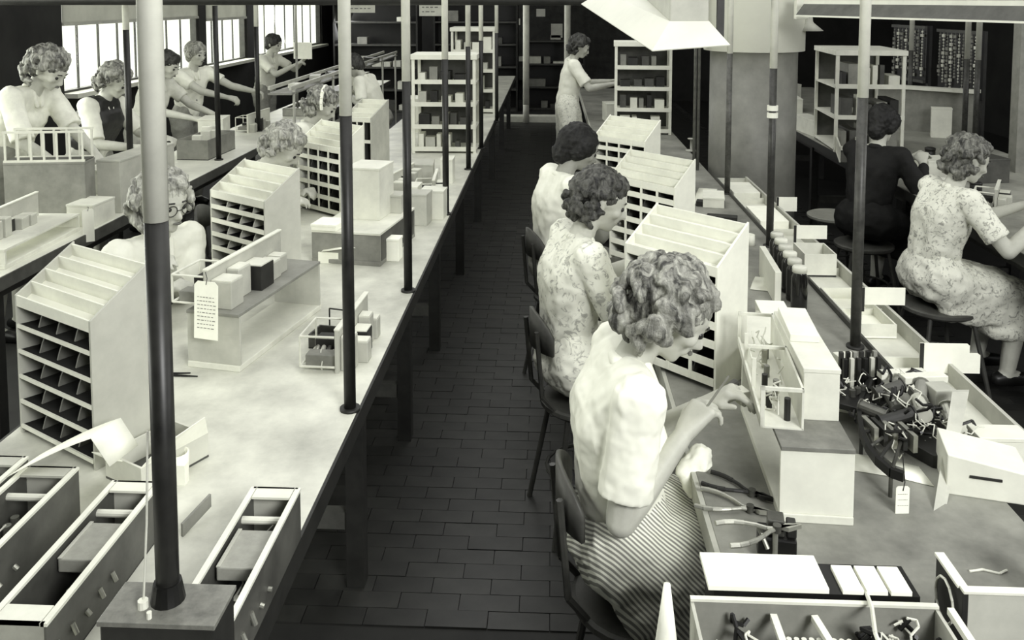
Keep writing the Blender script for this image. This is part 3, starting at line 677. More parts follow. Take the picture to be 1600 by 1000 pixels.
# front chassis at bottom right
fc = T('wiring_chassis', 'open chassis full of dark wiring at the bottom right front', 'chassis', (.48, 1.39, .8), 0)
bx(-.225, .215, .1, .106, 0, .112).done('back_plate', MGREY, fc); bx(-.225, .215, .098, .108, .112, .117).done('top_flange', CREAM, fc)
bx(-.225, .215, -.12, .1, 0, .005).done('bottom_plate', DGREY, fc)
bx(-.225, -.219, -.12, .1, .005, .11).done('side_plate', LGREY, fc); bx(.209, .215, -.12, .1, .005, .11).done('side_plate', LGREY, fc)
B().box(-.085, -.073, -.12, .09, .09, .1).done('crossbar', WHITE, fc); B().box(-.0, .012, -.12, .09, .09, .1, Matrix.Rotation(R(8), 4, 'Z')).done('crossbar', WHITE, fc)
for r_ in range(3):
    for k in range(9): B().cyl((-.062 + k * .013, .05 - r_ * .04, .04), (-.062 + k * .013, .05 - r_ * .04, .085 - r_ * .004), .0048, n=8).done('terminal_pin', WIREM, fc)
bx(-.066, .05, -.06, .07, .005, .04).done('terminal_block', MGREY, fc)
rnd = random.Random(9)
for nm, m, cnt, r_ in (('wiring', BLACK, 60, .004), ('wire', WIREM, 34, .0022)):
    bw = B()
    for k in range(cnt):
        sx = rnd.choice((rnd.uniform(-.2, -.1), rnd.uniform(.06, .2), rnd.uniform(.06, .2))); p = Vector((sx, rnd.uniform(-.11, .08), rnd.uniform(.03, .08))); pts = [p]
        for q in range(5): pts.append(pts[-1] + Vector((rnd.uniform(-.02, .02), rnd.uniform(-.025, .025), rnd.uniform(-.02, .022))))
        pts = [Vector((max(-.21, min(.2, q.x)), max(-.11, min(.09, q.y)), max(.01, min(.1, q.z)))) for q in pts]
        bw.tube(pts, r_, 5)
    bw.done(nm, m, fc)['kind'] = 'stuff'
pb = T('panel_box', 'low box topped by one wide and three narrow white panels at bottom right', 'box', (.48, 1.553, .8), 0)
bx(-.18, .19, -.045, .04, 0, .12).done('body', BLACK, pb)
bx(-.19, .028, -.045, .05, .12, .130).done('wide_panel', PAPER, pb, .001)
for k in range(3): bx(.052 + k * .043, .090 + k * .043, -.045, .025, .12, .129).done('narrow_panel', PAPER, pb, .001)
lp = T('corner_panel', 'pale L shaped corner panel with a wire loop at the bottom right corner', 'panel', (.735, 1.48, .8), 0)
bx(-.004, .006, 0, .105, .0, .15).done('side_panel', DARK, lp, .001); bx(.006, .26, -.0, .008, .03, .15).done('front_panel', LGREY, lp, .001)
bx(-.004, .26, -.004, .012, .15, .156).done('top_flange', WHITE, lp, .001)
bx(-.008, .01, .012, .105, .15, .156).done('top_flange', WHITE, lp, .001)
bx(-.03, -.018, -.16, .0, .11, .122).done('lower_rail', WHITE, lp); bx(-.03, .2, -.17, -.16, 0, .11).done('lower_plate', DARK, lp)
bx(-.03, .25, -.16, .0, 0, .02).done('bottom_plate', BLACK, lp)
pts = [(-.012, .05 + .035 * math.cos(R(a)), .10 + .04 * math.sin(R(a))) for a in range(0, 361, 30)]
B().tube(pts, .0025).done('wire_loop', WIREM, lp)
one(bx(-.03, .03, -.02, .02, 0, .1), 'dark_block', BLACK, 'black block at the right frame edge above the corner panel', 'block', (.99, 1.68, .8), bev=.004)

# ================================================================== PEOPLE
ICO = {}
def ico(sub):
    if sub not in ICO:
        bm = bmesh.new(); bmesh.ops.create_icosphere(bm, subdivisions=sub, radius=1); ICO[sub] = [v.co.copy() for v in bm.verts]; bm.free()
    return ICO[sub]
class Hulls:
    gr = 1.0
    def __init__(s): s.bm = bmesh.new(); s.k = 1.0
    def add(s, *balls, sub=2):
        vs = []
        for c, r in balls:
            c = Vector(c); r = r * s.k; vs += [s.bm.verts.new(c + (v * r if not isinstance(r, Vector) else Vector((v.x * r.x, v.y * r.y, v.z * r.z)))) for v in ico(sub)]
        g = bmesh.ops.convex_hull(s.bm, input=vs)
        bad = [e for e in g['geom_interior'] if isinstance(e, bmesh.types.BMVert)] + [e for e in g['geom_unused'] if isinstance(e, bmesh.types.BMVert)]
        bmesh.ops.delete(s.bm, geom=list(set(bad)), context='VERTS')
        return s
    def cone(s, p, q, r1, r2, n=20):
        p = Vector(p); q = Vector(q); d = (q - p).normalized(); a = d.orthogonal().normalized(); b = d.cross(a)
        ra = [s.bm.verts.new(p + (a * math.cos(t) + b * math.sin(t)) * r1) for t in [2 * math.pi * i / n for i in range(n)]]
        rb = [s.bm.verts.new(q + (a * math.cos(t) + b * math.sin(t)) * r2) for t in [2 * math.pi * i / n for i in range(n)]]
        s.bm.faces.new(ra[::-1]); s.bm.faces.new(rb)
        for i in range(n): s.bm.faces.new((ra[i], ra[(i + 1) % n], rb[(i + 1) % n], rb[i]))
        return s
    def done(s, name, mat, parent, voxel=.007, smooth=3, disp=0, dsize=.05, dtype='CLOUDS', origin=None):
        me = bpy.data.meshes.new(name); bmesh.ops.recalc_face_normals(s.bm, faces=s.bm.faces); s.bm.to_mesh(me); s.bm.free()
        if origin is not None: me.transform(Matrix.Translation(-Vector(origin)))
        me.materials.append(mat); o = bpy.data.objects.new(name, me); COL.objects.link(o); o.parent = parent
        m = o.modifiers.new('remesh', 'REMESH'); m.mode = 'VOXEL'; m.voxel_size = voxel; m.use_smooth_shade = True
        if smooth: m = o.modifiers.new('smooth', 'SMOOTH'); m.iterations = smooth; m.factor = .6
        if disp:
            tx = bpy.data.textures.new(name + '_folds', 'CLOUDS' if dtype == 'CLOUDS' else 'MUSGRAVE'); tx.noise_scale = dsize
            if dtype == 'CLOUDS': tx.noise_depth = 2
            m = o.modifiers.new('folds', 'DISPLACE'); m.texture = tx; m.strength = disp; m.mid_level = .5; m.texture_coords = 'LOCAL'
        return o
HAIR_D = M(26, .55, .2, 30, kind='hair', v2=74, bump=.6); HAIR_M = M(48, .5, .2, 30, kind='hair', v2=178, bump=.7)
HAIR_L = M(92, .5, .2, 34, kind='hair', v2=196, bump=.6); HAIR_B = M(12, .6, .2, 30, kind='hair', v2=36, bump=.5)
BLOUSE = M(236, .85, .02, 6); FLORAL = M(168, .85, .1, 26, kind='print', v2=228); FLORAL2 = M(150, .85, .1, 34, kind='print', v2=222)
STRIPE = M(138, .85, .1, 40, kind='stripe', v2=234); GREYC = M(140, .85, .12, 14); BLACKC = M(20, .8, .3, 14); CHECK = M(110, .85, .1, 60, kind='print', v2=190)
EYE_M = M(40, .3, .1, 10); LIP_M = M(100, .5, .1, 10)
def slerpdir(d, axis, ang): return Quaternion(axis, ang) @ d
def person(label, pos, phi, lean=12, pelz=.6, hR=None, hL=None, hp=25, hy=0, pose='sit', hair='curl', hm=HAIR_M, top=BLOUSE, bottom=GREYC, sleeve=.7,
           voxel=.009, scale=1.0, girth=.94, fwd=0, out=.55, slack=False, glasses=False, skin=SKIN, vest=None, curl=1.0, man=False, side=0, hairmul=1.0, drape=0, held=None):
    base = Vector((pos[0], pos[1], 0)); t = T('person', label, 'person', base)
    f = Vector((math.cos(R(phi)), math.sin(R(phi)), 0)); up = Vector((0, 0, 1)); s = f.cross(up)     # s points to the right hand side
    K = scale
    sp = (up * math.cos(R(lean)) + f * math.sin(R(lean)) + s * math.sin(R(side))).normalized(); sf = (f * math.cos(R(lean)) - up * math.sin(R(lean)))
    sp2 = slerpdir(sp, s, -R(fwd or (10 if lean > 5 else 3))); sf2 = slerpdir(sf, s, -R(10))
    P = Vector((0, 0, pelz)); WA = P + sp * .17 * K; CH = P + sp * .31 * K + sf * .01; NB = CH + sp2 * .15 * K
    HD = slerpdir(slerpdir(up, s, -R(hp)), up, -R(0)); hf = slerpdir(f, s, -R(hp))
    q = Quaternion(up, R(hy)); HD = q @ HD; hf = q @ hf; hs = hf.cross(HD)
    nk = (sp2 * .6 + HD * .4).normalized()
    HC = NB + nk * .075 * K + HD * .085 * K + hf * .025
    sw = .175 * K if man else .16 * K
    sh = {1: NB - sp2 * .035 + s * sw, -1: NB - sp2 * .035 - s * sw}
    hip = {1: P + s * .088, -1: P - s * .088}
    kn = {}; ft = {}
    for k in (1, -1):
        if pose == 'sit':
            kn[k] = hip[k] + f * .40 + s * k * .03 - up * .075; ft[k] = kn[k] - f * .06 - up * (kn[k].z - .12)
        else:
            kn[k] = hip[k] + f * (.03 + .02 * k) - up * .40 * K; ft[k] = Vector((hip[k].x, hip[k].y, .05)) + s * k * .01 - f * .02
    U = .275 * K; A = .245 * K; el = {}; wr = {}
    tgt = {1: (Vector(hR) - base) if hR is not None else sh[1] + f * .25 - up * .25, -1: (Vector(hL) - base) if hL is not None else sh[-1] + f * .25 - up * .25}
    for k in (1, -1):
        d = tgt[k] - sh[k]; L_ = min(d.length, (U + A) * .985); d.normalize(); w_ = sh[k] + d * L_; wr[k] = w_
        x = (U * U - A * A + L_ * L_) / (2 * L_); h = math.sqrt(max(0, U * U - x * x))
        pole_ = (-up * 1.0 + s * k * out - f * .25); pole_ = (pole_ - d * pole_.dot(d)).normalized()
        el[k] = sh[k] + d * x + pole_ * h
    b = Hulls(); b.k = girth
    # torso
    b.add((hip[1], .105), (hip[-1], .105), (P + sp * .05, .11)); b.add((P + sp * .05, .12), (WA + s * .04, .085), (WA - s * .04, .085))
    b.add((WA + s * .04, .085), (WA - s * .04, .085), (CH + s * .06, .09), (CH - s * .06, .09))
    b.add((CH + s * .06, .09), (CH - s * .06, .09), (sh[1] - s * .03, .05), (sh[-1] + s * .03, .05), (NB - sp2 * .02, .055))
    b.add((NB - sp2 * .03, .058), (HC - HD * .06 - hf * .02, .046))
    b.k = 1.0
    # head
    if 1:
        b.add((HC + HD * .035 - hf * .02, .083), (HC + HD * .03 + hf * .02, .072))
        b.add((HC + hf * .035 - HD * .0, .06), (HC + HD * .03 + hf * .025, .066), (HC - HD * .055 + hf * .045, .032), (HC - HD * .03 - hf * .01, .052), sub=2)
        b.add((HC - HD * .085 + hf * .062, .019), (HC - HD * .05 + hf * .035, .04), (HC - HD * .06 - hf * .0, .04))
        b.add((HC + HD * .005 + hf * .092, .006), (HC - HD * .03 + hf * .108, .010), (HC - HD * .034 + hf * .085, .015))   # nose
        b.add((HC + HD * .022 + hf * .082 + hs * .025, .011), (HC + HD * .022 + hf * .082 - hs * .025, .011))           # brow
        b.add((HC - HD * .058 + hf * .083, .012), (HC - HD * .058 + hf * .075, .018))
        for k in (1, -1):
            b.add((HC - HD * .02 + hf * .062 + hs * k * .034, .022)); b.add((HC - HD * .02 - hf * .005 + hs * k * .076, .014), (HC + HD * .012 - hf * .012 + hs * k * .08, .015))
    for k in (1, -1):
        b.add((sh[k], .043), (sh[k].lerp(el[k], .35), .043)); b.add((sh[k].lerp(el[k], .3), .046), (el[k], .036))
        m_ = el[k].lerp(wr[k], .25); b.add((el[k], .036), (m_, .037)); b.add((m_, .037), (wr[k], .0235))
        # hand
        d = (wr[k] - el[k]).normalized(); lat = (up.cross(d)).normalized(); dn = d.cross(lat).normalized()
        if dn.z > 0: dn = -dn
        inn = -s * k; inn = (inn - d * inn.dot(d)).normalized()
        lt = (inn * .8 + up * .35); lt = (lt - d * lt.dot(d)).normalized(); pn = d.cross(lt).normalized()
        if pn.z > 0: pn = -pn
        kb = wr[k] + d * .085
        b.add((wr[k], .022), (wr[k] + d * .03 + lt * .018, .017), (kb + lt * .027, .0135), (kb - lt * .028, .0125))
        cr = d.cross(pn)
        for i, ln in enumerate((.068, .076, .07, .055)):
            o0 = kb + lt * (.028 - .0185 * i); dd = d.copy(); p0 = o0 - d * .012
            for j, fr_ in enumerate((.45, .32, .26)):
                dd = slerpdir(dd, cr, R((26, 34, 28)[j] + 4 * i)); p1 = p0 + dd * ln * fr_ * 1.15; b.add((p0, .0092 - .0006 * j), (p1, .0086 - .0006 * j), sub=1); p0 = p1
        th0 = wr[k] + d * .03 + lt * .02; dd = (d * .75 + lt * .65 + pn * .3).normalized(); th1 = th0 + dd * .042; dd2 = (d * .9 + lt * .05 + pn * .5).normalized(); th2 = th1 + dd2 * .034
        b.add((th0, .015), (th1, .0108), sub=1); b.add((th1, .0108), (th2, .0085), sub=1)
        # leg
        b.add((hip[k], .095), (kn[k], .058)); b.add((kn[k], .056), (kn[k].lerp(ft[k], .3), .054)); b.add((kn[k].lerp(ft[k], .3), .054), (ft[k], .036))
        ff = f if pose == 'sit' else f
        b.add((ft[k], .038), (ft[k] + ff * .12 - up * .03, .026), (ft[k] - ff * .04 - up * .02, .03))
    b.done('body', skin, t, voxel, 2)
    # blouse
    c = Hulls(); g = .014; c.k = girth
    c.add((P + sp * .06, .13), (WA + s * .05, .092 + g), (WA - s * .05, .092 + g)); bust = 0 if man else .03
    c.add((WA + s * .05, .09 + g), (WA - s * .05, .09 + g), (CH + s * .07, .093 + g), (CH - s * .07, .093 + g), (CH + sf * (.02 + bust) + s * .06 - sp * .03, .08), (CH + sf * (.02 + bust) - s * .06 - sp * .03, .08))
    c.add((CH + s * .065, .092 + g), (CH - s * .065, .092 + g), (sh[1] - s * .02, .052 + g), (sh[-1] + s * .02, .052 + g), (NB - sp2 * .035, .062))
    for k in (1, -1):
        e = sh[k].lerp(el[k], sleeve); c.k = 1; c.add((sh[k] - s * k * .03, .06), (sh[k] + sp * .004, .068), (sh[k] + (el[k] - sh[k]).normalized() * .04, .064)); c.k = girth
        c.cone(sh[k] + (el[k] - sh[k]).normalized() * .0, e, .06, .062 if not man else .058)
        if sleeve > .98: c.add((el[k], .05), (wr[k] - (wr[k] - el[k]) * .1, .036))
    c.done('blouse' if not man else 'shirt', top, t, voxel, 4, disp=.016, dsize=.07)
    cl = Hulls(); cl.add((NB + sf * .03 - sp2 * .005 + s * .035, .02), (NB + sf * .085 - sp2 * .075 + s * .02, .012)); cl.add((NB + sf * .03 - sp2 * .005 - s * .035, .02), (NB + sf * .085 - sp2 * .075 - s * .02, .012))
    cl.add((NB - sf * .035 + sp2 * .01 + s * .02, .022), (NB + s * .05 + sp2 * .0, .02)); cl.add((NB - sf * .035 + sp2 * .01 - s * .02, .022), (NB - s * .05 + sp2 * .0, .02)); cl.add((NB - sf * .04 + sp2 * .012 + s * .02, .02), (NB - sf * .04 + sp2 * .012 - s * .02, .02))
    cl.done('collar', top, t, max(.005, voxel * .8), 2)
    if vest:
        v_ = Hulls(); v_.k = girth; v_.add((WA + s * .05, .112 + g), (WA - s * .05, .112 + g), (CH + s * .065 + sf * .03, .115 + g), (CH - s * .065 + sf * .03, .115 + g)); v_.add((CH + s * .06, .115 + g), (CH - s * .06, .115 + g), (sh[1] - s * .07, .075), (sh[-1] + s * .07, .075)); v_.done('vest', vest, t, voxel, 3, disp=.01)
    # skirt
    k_ = Hulls(); k_.k = girth
    if pose == 'sit':
        k_.add((WA - sp * .04, .105), (hip[1] - s * .0, .135), (hip[-1] + s * .0, .135), (P - f * .03, .13))
        k_.add((hip[1], .125), (hip[-1], .125), (kn[1], .078), (kn[-1], .078))
        hem = .17
        k_.add((kn[1], .075), (kn[-1], .075), (kn[1] - up * hem - f * .02, .07), (kn[-1] - up * hem - f * .02, .07), (kn[1] - up * hem - f * .14, .05), (kn[-1] - up * hem - f * .14, .05))
        if drape:
            for k in (1, -1): k_.add((hip[k] + s * k * .03, .10), (hip[k] + s * k * .05 - up * drape + f * .02, .05), (kn[k] - up * drape * .9 + s * k * .01, .05), (kn[k], .07))
    elif man:
        for k in (1, -1): k_.add((hip[k], .115), (kn[k], .085)); k_.add((kn[k], .085), (ft[k] + up * .06, .07))
        k_.add((hip[1], .115), (hip[-1], .115), (WA, .105))
    else:
        k_.add((WA, .10), (hip[1], .13), (hip[-1], .13)); k_.add((hip[1], .13), (hip[-1], .13), (kn[1] - up * .06 + s * .07, .11), (kn[-1] - up * .06 - s * .07, .11), (kn[1] - up * .06 + f * .07, .09))
    k_.done('trousers' if man else 'skirt', bottom, t, voxel, 4, disp=.028 if drape else .018, dsize=.08)
    for k in (1, -1):
        z_ = Hulls(); z_.add((ft[k] - up * .01, .04), (ft[k] + f * .13 - up * .03, .032), (ft[k] - f * .05 - up * .02, .034)); z_.done('shoe', BLACK, t, .01, 2)
    # hair
    h = Hulls(); rnd = random.Random(hash(label) % 1000 if False else sum(map(ord, label)))
    h.add((HC + HD * .045 - hf * .03, .092), (HC + HD * .045 + hf * .012, .076)); h.add((HC + HD * .04 - hf * .035, .09), (HC - HD * .03 - hf * .055, .062))
    if hair == 'curl':
        for i in range(int(130 * hairmul)):
            z = rnd.uniform(-.85, 1); a_ = rnd.uniform(0, 2 * math.pi); rr = math.sqrt(1 - z * z)
            dv = hf * rr * math.cos(a_) + hs * rr * math.sin(a_) + HD * z
            fd = dv.dot(hf)
            if fd > .35 and z < .62: continue
            if fd > .1 and z < -.1: continue
            c_ = HC + HD * .02 - hf * .022 + Vector(dv) * rnd.uniform(.090, .104) * curl
            if z < -.2: c_ = c_ - HD * .02 + dv * .012
            tdir = dv.cross(Vector((rnd.uniform(-1, 1), rnd.uniform(-1, 1), rnd.uniform(-1, 1)))).normalized() * .018
            h.add((c_ - tdir, rnd.uniform(.012, .019) * curl), (c_ + tdir, rnd.uniform(.010, .017) * curl), sub=1)
        for k in (-.03, .0, .03): h.add((HC + HD * .10 + hf * .045 + hs * k, .024), (HC + HD * .085 + hf * .065 + hs * (k + .01), .018), sub=1)
    elif hair == 'smooth':
        h.add((HC + HD * .03 - hf * .05, .085), (HC - HD * .06 - hf * .07, .055)); h.add((HC - HD * .07 - hf * .075, .045), (HC - HD * .05 - hf * .095, .04))
        for k in (1, -1): h.add((HC + HD * .03 + hs * k * .03, .075), (HC - HD * .02 - hf * .02 + hs * k * .05, .045))
    elif hair == 'bun':
        for k in (1, -1): h.add((HC + HD * .03 + hs * k * .02, .078), (HC - HD * .01 - hf * .02 + hs * k * .045, .05))
        h.add((HC + HD * .10 - hf * .0, .05), (HC + HD * .125 + hf * .03, .035)); h.add((HC - HD * .03 - hf * .07, .05))
    elif hair == 'short':
        for k in (1, -1): h.add((HC + HD * .045 + hs * k * .02 + hf * .01, .075), (HC - hf * .03 + hs * k * .04, .05))
        h.add((HC + HD * .09 + hf * .03, .045))
    h.done('hair', hm, t, max(.005, voxel * .75), 1, disp=.012, dsize=.018)
    # face
    for k in (1, -1):
        e_ = Hulls(); e_.add((HC + HD * .001 + hf * .0795 + hs * k * .031, .011)); e_.done('eye', EYE_M, t, .003, 0)
        w_ = Hulls(); w_.add((HC + HD * .026 + hf * .092 + hs * k * .018, .004), (HC + HD * .027 + hf * .084 + hs * k * .045, .003)); w_.done('eyebrow', HAIR_D, t, .0025, 0)
    l_ = Hulls(); l_.add((HC - HD * .056 + hf * .093 + hs * .016, .004), (HC - HD * .056 + hf * .093 - hs * .016, .004), (HC - HD * .056 + hf * .099, .0065)); l_.done('mouth', LIP_M, t, .0025, 1)
    if glasses:
        gb = B()
        for k in (1, -1):
            cc = HC + HD * .0 + hf * .102 + hs * k * .034
            gb.tube([cc + hs * math.cos(a) * .024 + HD * math.sin(a) * .021 for a in [2 * math.pi * i / 14 for i in range(15)]], .0018)
            gb.tube([cc + hs * k * .024, HC + hs * k * .082 - hf * .01 + HD * .008], .0016)
        gb.tube([HC + hf * .104 + hs * .011, HC + hf * .104 - hs * .011], .0018)
        gb.done('glasses', DARK, t)
    t['_'] = 0; del t['_']
    return t, base + HC, base + wr[1], base + wr[-1]
def note(n, v): 
    d = v - EYE; w_ = d.dot(FW); print('PX', n, round(CXP + F * d.dot(RT) / w_), round(CYP - F * d.dot(UP) / w_))
def chair(label, x, y, deg, back=True, seat=.46, group='chairs and stools along the benches', seatmat=M(70, .5, .2, 12), frame=M(60, .35, .2, 12)):
    t = T('factory_chair', label, 'chair', (x, y, 0), R(deg), group)       # faces local +X
    B().lathe([(.0, seat - .03), (.17, seat - .03), (.18, seat - .02), (.18, seat - .005), (.17, seat), (0, seat)], n=28).done('seat', seatmat, t, smooth=False)
    for sx in (-1, 1):
        for sy in (-1, 1): B().cyl((sx * .11, sy * .11, seat - .03), (sx * .18, sy * .18, 0), .011, n=8).done('leg', frame, t)
    B().tube([(.155 * math.cos(a), .155 * math.sin(a), .2) for a in [2 * math.pi * i / 20 for i in range(21)]], .007).done('foot_ring', frame, t)
    if back:
        n = 11; vs = []; 
        for i in range(n):
            a = R(180 - 40 + 80 * i / (n - 1)); h = .5 * math.sin(math.pi * (i + .0) / (n - 1)) ** .5 if 0 < i < n - 1 else 0
            for z in (seat + .22 - .0 , seat + .27 + .09 * (h / .5 if h else .2)):
                for r_ in (.19, .202): vs.append((r_ * math.cos(a) - .02, r_ * math.sin(a), z))
        b = B(); fs = []
        for i in range(n - 1):
            a = 4 * i; c = 4 * (i + 1); fs += [(a, c, c + 2, a + 2), (a + 1, a + 3, c + 3, c + 1), (a + 2, c + 2, c + 3, a + 3), (a, a + 1, c + 1, c)]
        fs += [(0, 2, 3, 1), (4 * n - 4, 4 * n - 3, 4 * n - 1, 4 * n - 2)]
        b.add(vs, fs); b.done('backrest', seatmat, t, smooth=True)
        for sy in (-1, 1): B().tube([(-.13, sy * .08, seat - .03), (-.2, sy * .08, seat + .05), (-.222, sy * .08, seat + .3)], .009).done('back_post', frame, t)
    return t

# 1 front right woman
r = person('woman in a plain white blouse and striped skirt working at the near right bench', (.185, 2.08), 6, lean=-8, fwd=26, girth=.92, pelz=.66, out=.15, hR=D(1066, 682, 2.0), hL=D(1098, 634, 2.18), hp=34, hy=-4, hair='curl', hm=HAIR_M, top=BLOUSE,
           bottom=STRIPE, sleeve=.78, voxel=.005, drape=.14, curl=1.1, hairmul=1.25, scale=.98); note('W10 head (1040,490)', r[1]); note('handR', r[2]); note('handL', r[3])
chair('dark bent back chair under the woman in the plain white blouse', .235, 2.08, 6, seat=.5)
r = person('woman in a pale flowered blouse with dark curly hair at the nearest right rack', (.08, 3.2), 16, lean=-5, fwd=24, pelz=.64, hp=20, hy=-10, hR=(.40, 3.2, .92), hL=(.40, 3.45, .95), hm=M(24, .5, .2, 34, kind='hair', v2=100, bump=.7), top=FLORAL, bottom=FLORAL, sleeve=.8, voxel=.007, drape=.08); note('W11 (935,312)', r[1])
chair('dark bent back chair under the woman in the flowered blouse', .14, 3.2, 16, seat=.48)
r = person('woman with smooth dark hair in a white blouse at the middle right rack', (.03, 4.35), 20, lean=-4, fwd=22, pelz=.64, hp=24, hy=-6, hR=(.38, 4.35, .93), hL=(.36, 4.6, .95), hair='smooth', hm=HAIR_B, top=BLOUSE, bottom=GREYC, sleeve=.8, skin=M(150, .6, .05, 14), voxel=.008); note('W12 (903,232)', r[1])
chair('dark bent back chair under the woman with smooth dark hair', .09, 4.35, 20, seat=.48)
r = person('woman standing at the far end in a pale blouse and long light apron', (.16, 8.6), 5, lean=4, pelz=.92, pose='stand', hp=22, hR=(.60, 8.45, 1.16), hL=(.60, 8.75, 1.16), hm=HAIR_D, top=M(232, .85, .03, 8), bottom=M(160, .85, .1, 60, kind='print', v2=215), sleeve=.8, voxel=.01); note('W13 (912,72)', r[1])
r = person('woman in a speckled pale dress with belt seated at the right edge', (1.93, 4.35), 8, lean=4, fwd=20, hp=18, hR=(2.34, 4.15, .95), hL=(2.40, 4.42, .95), hm=M(40, .5, .2, 34, kind='hair', v2=140, bump=.7), top=FLORAL2, bottom=FLORAL2, sleeve=.75, voxel=.007, drape=.14, curl=1.05); note('W15 (1510,260)', r[1])
chair('dark stool under the woman in the speckled dress', 1.96, 4.33, 8, back=False)
r = person('dark haired person in black clothes sitting with back turned at the side bench', (2.0, 5.45), 40, lean=8, hp=15, hR=(2.36, 5.5, .95), hL=(2.36, 5.7, .95), hair='smooth', hm=HAIR_B, top=BLACKC, bottom=BLACKC, sleeve=1, voxel=.009); note('W14 (1382,195)', r[1])
chair('stool with a pale seat behind the nearest right pole', 2.02, 6.15, 0, back=False, seatmat=LGREY)
chair('low dark stool under the person in black clothes', 1.98, 5.43, 0, back=False)
r = person('woman with curly hair and round glasses facing the camera behind the near pole', (-1.65, 3.32), -28, lean=8, hp=8, hy=-4, hR=(-1.42, 2.98, .92), hL=(-1.45, 3.15, .95), hm=HAIR_L, top=M(222, .85, .04, 8), bottom=GREYC, sleeve=.8, glasses=True, voxel=.006, hairmul=1.1, curl=1.12); note('W6 (255,322)', r[1])
chair('dark chair under the woman in round glasses', -1.67, 3.33, -28)
r = person('woman bowed low with fair hair behind the second rack on the left bench', (-1.72, 4.6), 0, lean=14, hp=40, pelz=.64, hR=(-1.4, 4.4, .9), hL=(-1.4, 4.7, .9), hm=HAIR_L, top=M(222, .85, .04, 8), bottom=GREYC, voxel=.009, curl=1.05); note('W7 (435,228)', r[1])
chair('dark chair under the bowed fair haired woman', -1.74, 4.6, 0, seat=.5)
r = person('woman with a light headband and dark curls behind the third rack', (-1.8, 5.8), 0, lean=12, pelz=.70, hp=30, hR=(-1.48, 5.7, .95), hL=(-1.48, 5.95, .95), hm=HAIR_M, top=M(222, .85, .04, 8), bottom=GREYC, voxel=.009, curl=1.05); note('W8 (505,165)', r[1])
B().tube([r[1] - Vector(r[0].location) + Vector((.02, .112 * math.cos(a), .112 * math.sin(a) + .02)) for a in [R(x) for x in range(-20, 201, 20)]], .012).done('headband', PAPER, r[0])
chair('dark chair under the woman with a headband', -1.82, 5.8, 0, seat=.56)
r = person('woman in a white knitted top leaning over the window bench at far left', (-3.22, 4.85), -5, lean=22, pelz=1.06, pose='stand', hp=35, hR=(-2.74, 4.62, 1.06), hL=(-2.66, 4.85, 1.09), hm=HAIR_M, top=M(222, .85, .06, 14), bottom=GREYC, sleeve=.95, voxel=.008, curl=1.15); note('W1 (75,108)', r[1])
r = person('woman in a dark vest over white sleeves beside the dark window bench pole', (-3.24, 5.8), -5, lean=12, pelz=.86, pose='stand', hp=30, hR=(-2.8, 5.6, 1.0), hL=(-2.74, 5.9, 1.02), hm=HAIR_M, top=M(216, .85, .04, 10), bottom=GREYC, sleeve=.9, vest=DARK, voxel=.009, curl=1.08); note('W2 (188,125)', r[1])
r = person('worker with dark hair half hidden behind the thick near pole by the window', (-3.52, 7.2), -5, lean=14, pelz=.86, pose='stand', hp=25, hm=HAIR_D, top=M(206, .85, .06, 14), bottom=GREYC, voxel=.012, hR=(-3.0, 7.0, 1.0), hL=(-2.95, 7.3, 1.0)); note('W3 (258,105)', r[1])
r = person('man with light hair in a white open necked shirt by the window', (-3.52, 8.1), -25, lean=6, pelz=.86, pose='stand', hp=5, hair='short', hm=M(90, .5, .2, 34, kind='hair', v2=190, bump=.4), top=M(236, .85, .03, 8), bottom=GREYC, sleeve=.6, man=True, voxel=.009, hR=(-3.0, 7.9, 1.05), hL=(-2.9, 8.2, 1.1)); note('W4 (303,82)', r[1])
r = person('farthest window worker in a white shirt holding up a sheet', (-3.55, 10.4), -12, lean=6, pelz=.84, pose='stand', hp=12, hair='short', hm=HAIR_D, top=M(226, .85, .03, 8), bottom=GREYC, sleeve=.7, man=True, voxel=.012, hR=(-3.1, 10.2, 1.2), hL=(-3.05, 10.4, 1.25)); note('W5 (420,70)', r[1])
# things held
t = T('relay_part', 'pale coil part held in the hands of the woman in the white blouse', 'relay', D(1140, 622, 2.2), R(20))
B().cyl((-.03, 0, 0), (.03, .01, .01), .018, n=14).done('coil', LGREY, t); bx(.02, .05, -.02, .02, -.015, .02).done('bracket', WHITE, t, .002); B().cyl((.0, .02, .01), (.04, .035, .02), .012, n=12).done('coil', DGREY, t)
one(B().cyl((0, 0, 0), (.07, .03, .085), .003, n=8), 'screwdriver', STEEL, 'thin screwdriver held by the woman in the white blouse', 'tool', D(1096, 648, 2.02))
h = Hulls(); h.add(((0, 0, 0), .02), ((.05, .02, .03), .03), ((.03, -.03, -.04), .02)); h.add(((.05, .02, .03), .03), ((.06, 0, -.05), .015))
o = h.done('white_cloth', PAPER, None, .005, 2, disp=.02, dsize=.03); o.location = D(1066, 735, 2.14); tag(o, 'crumpled white cloth in the lap of the woman in the white blouse', 'cloth')
one(bx(0, .24, -.004, .004, 0, .2), 'held_sheet', PAPER, 'white sheet held up by the farthest window worker', 'paper', (-3.14, 10.3, 1.27), R(-10))

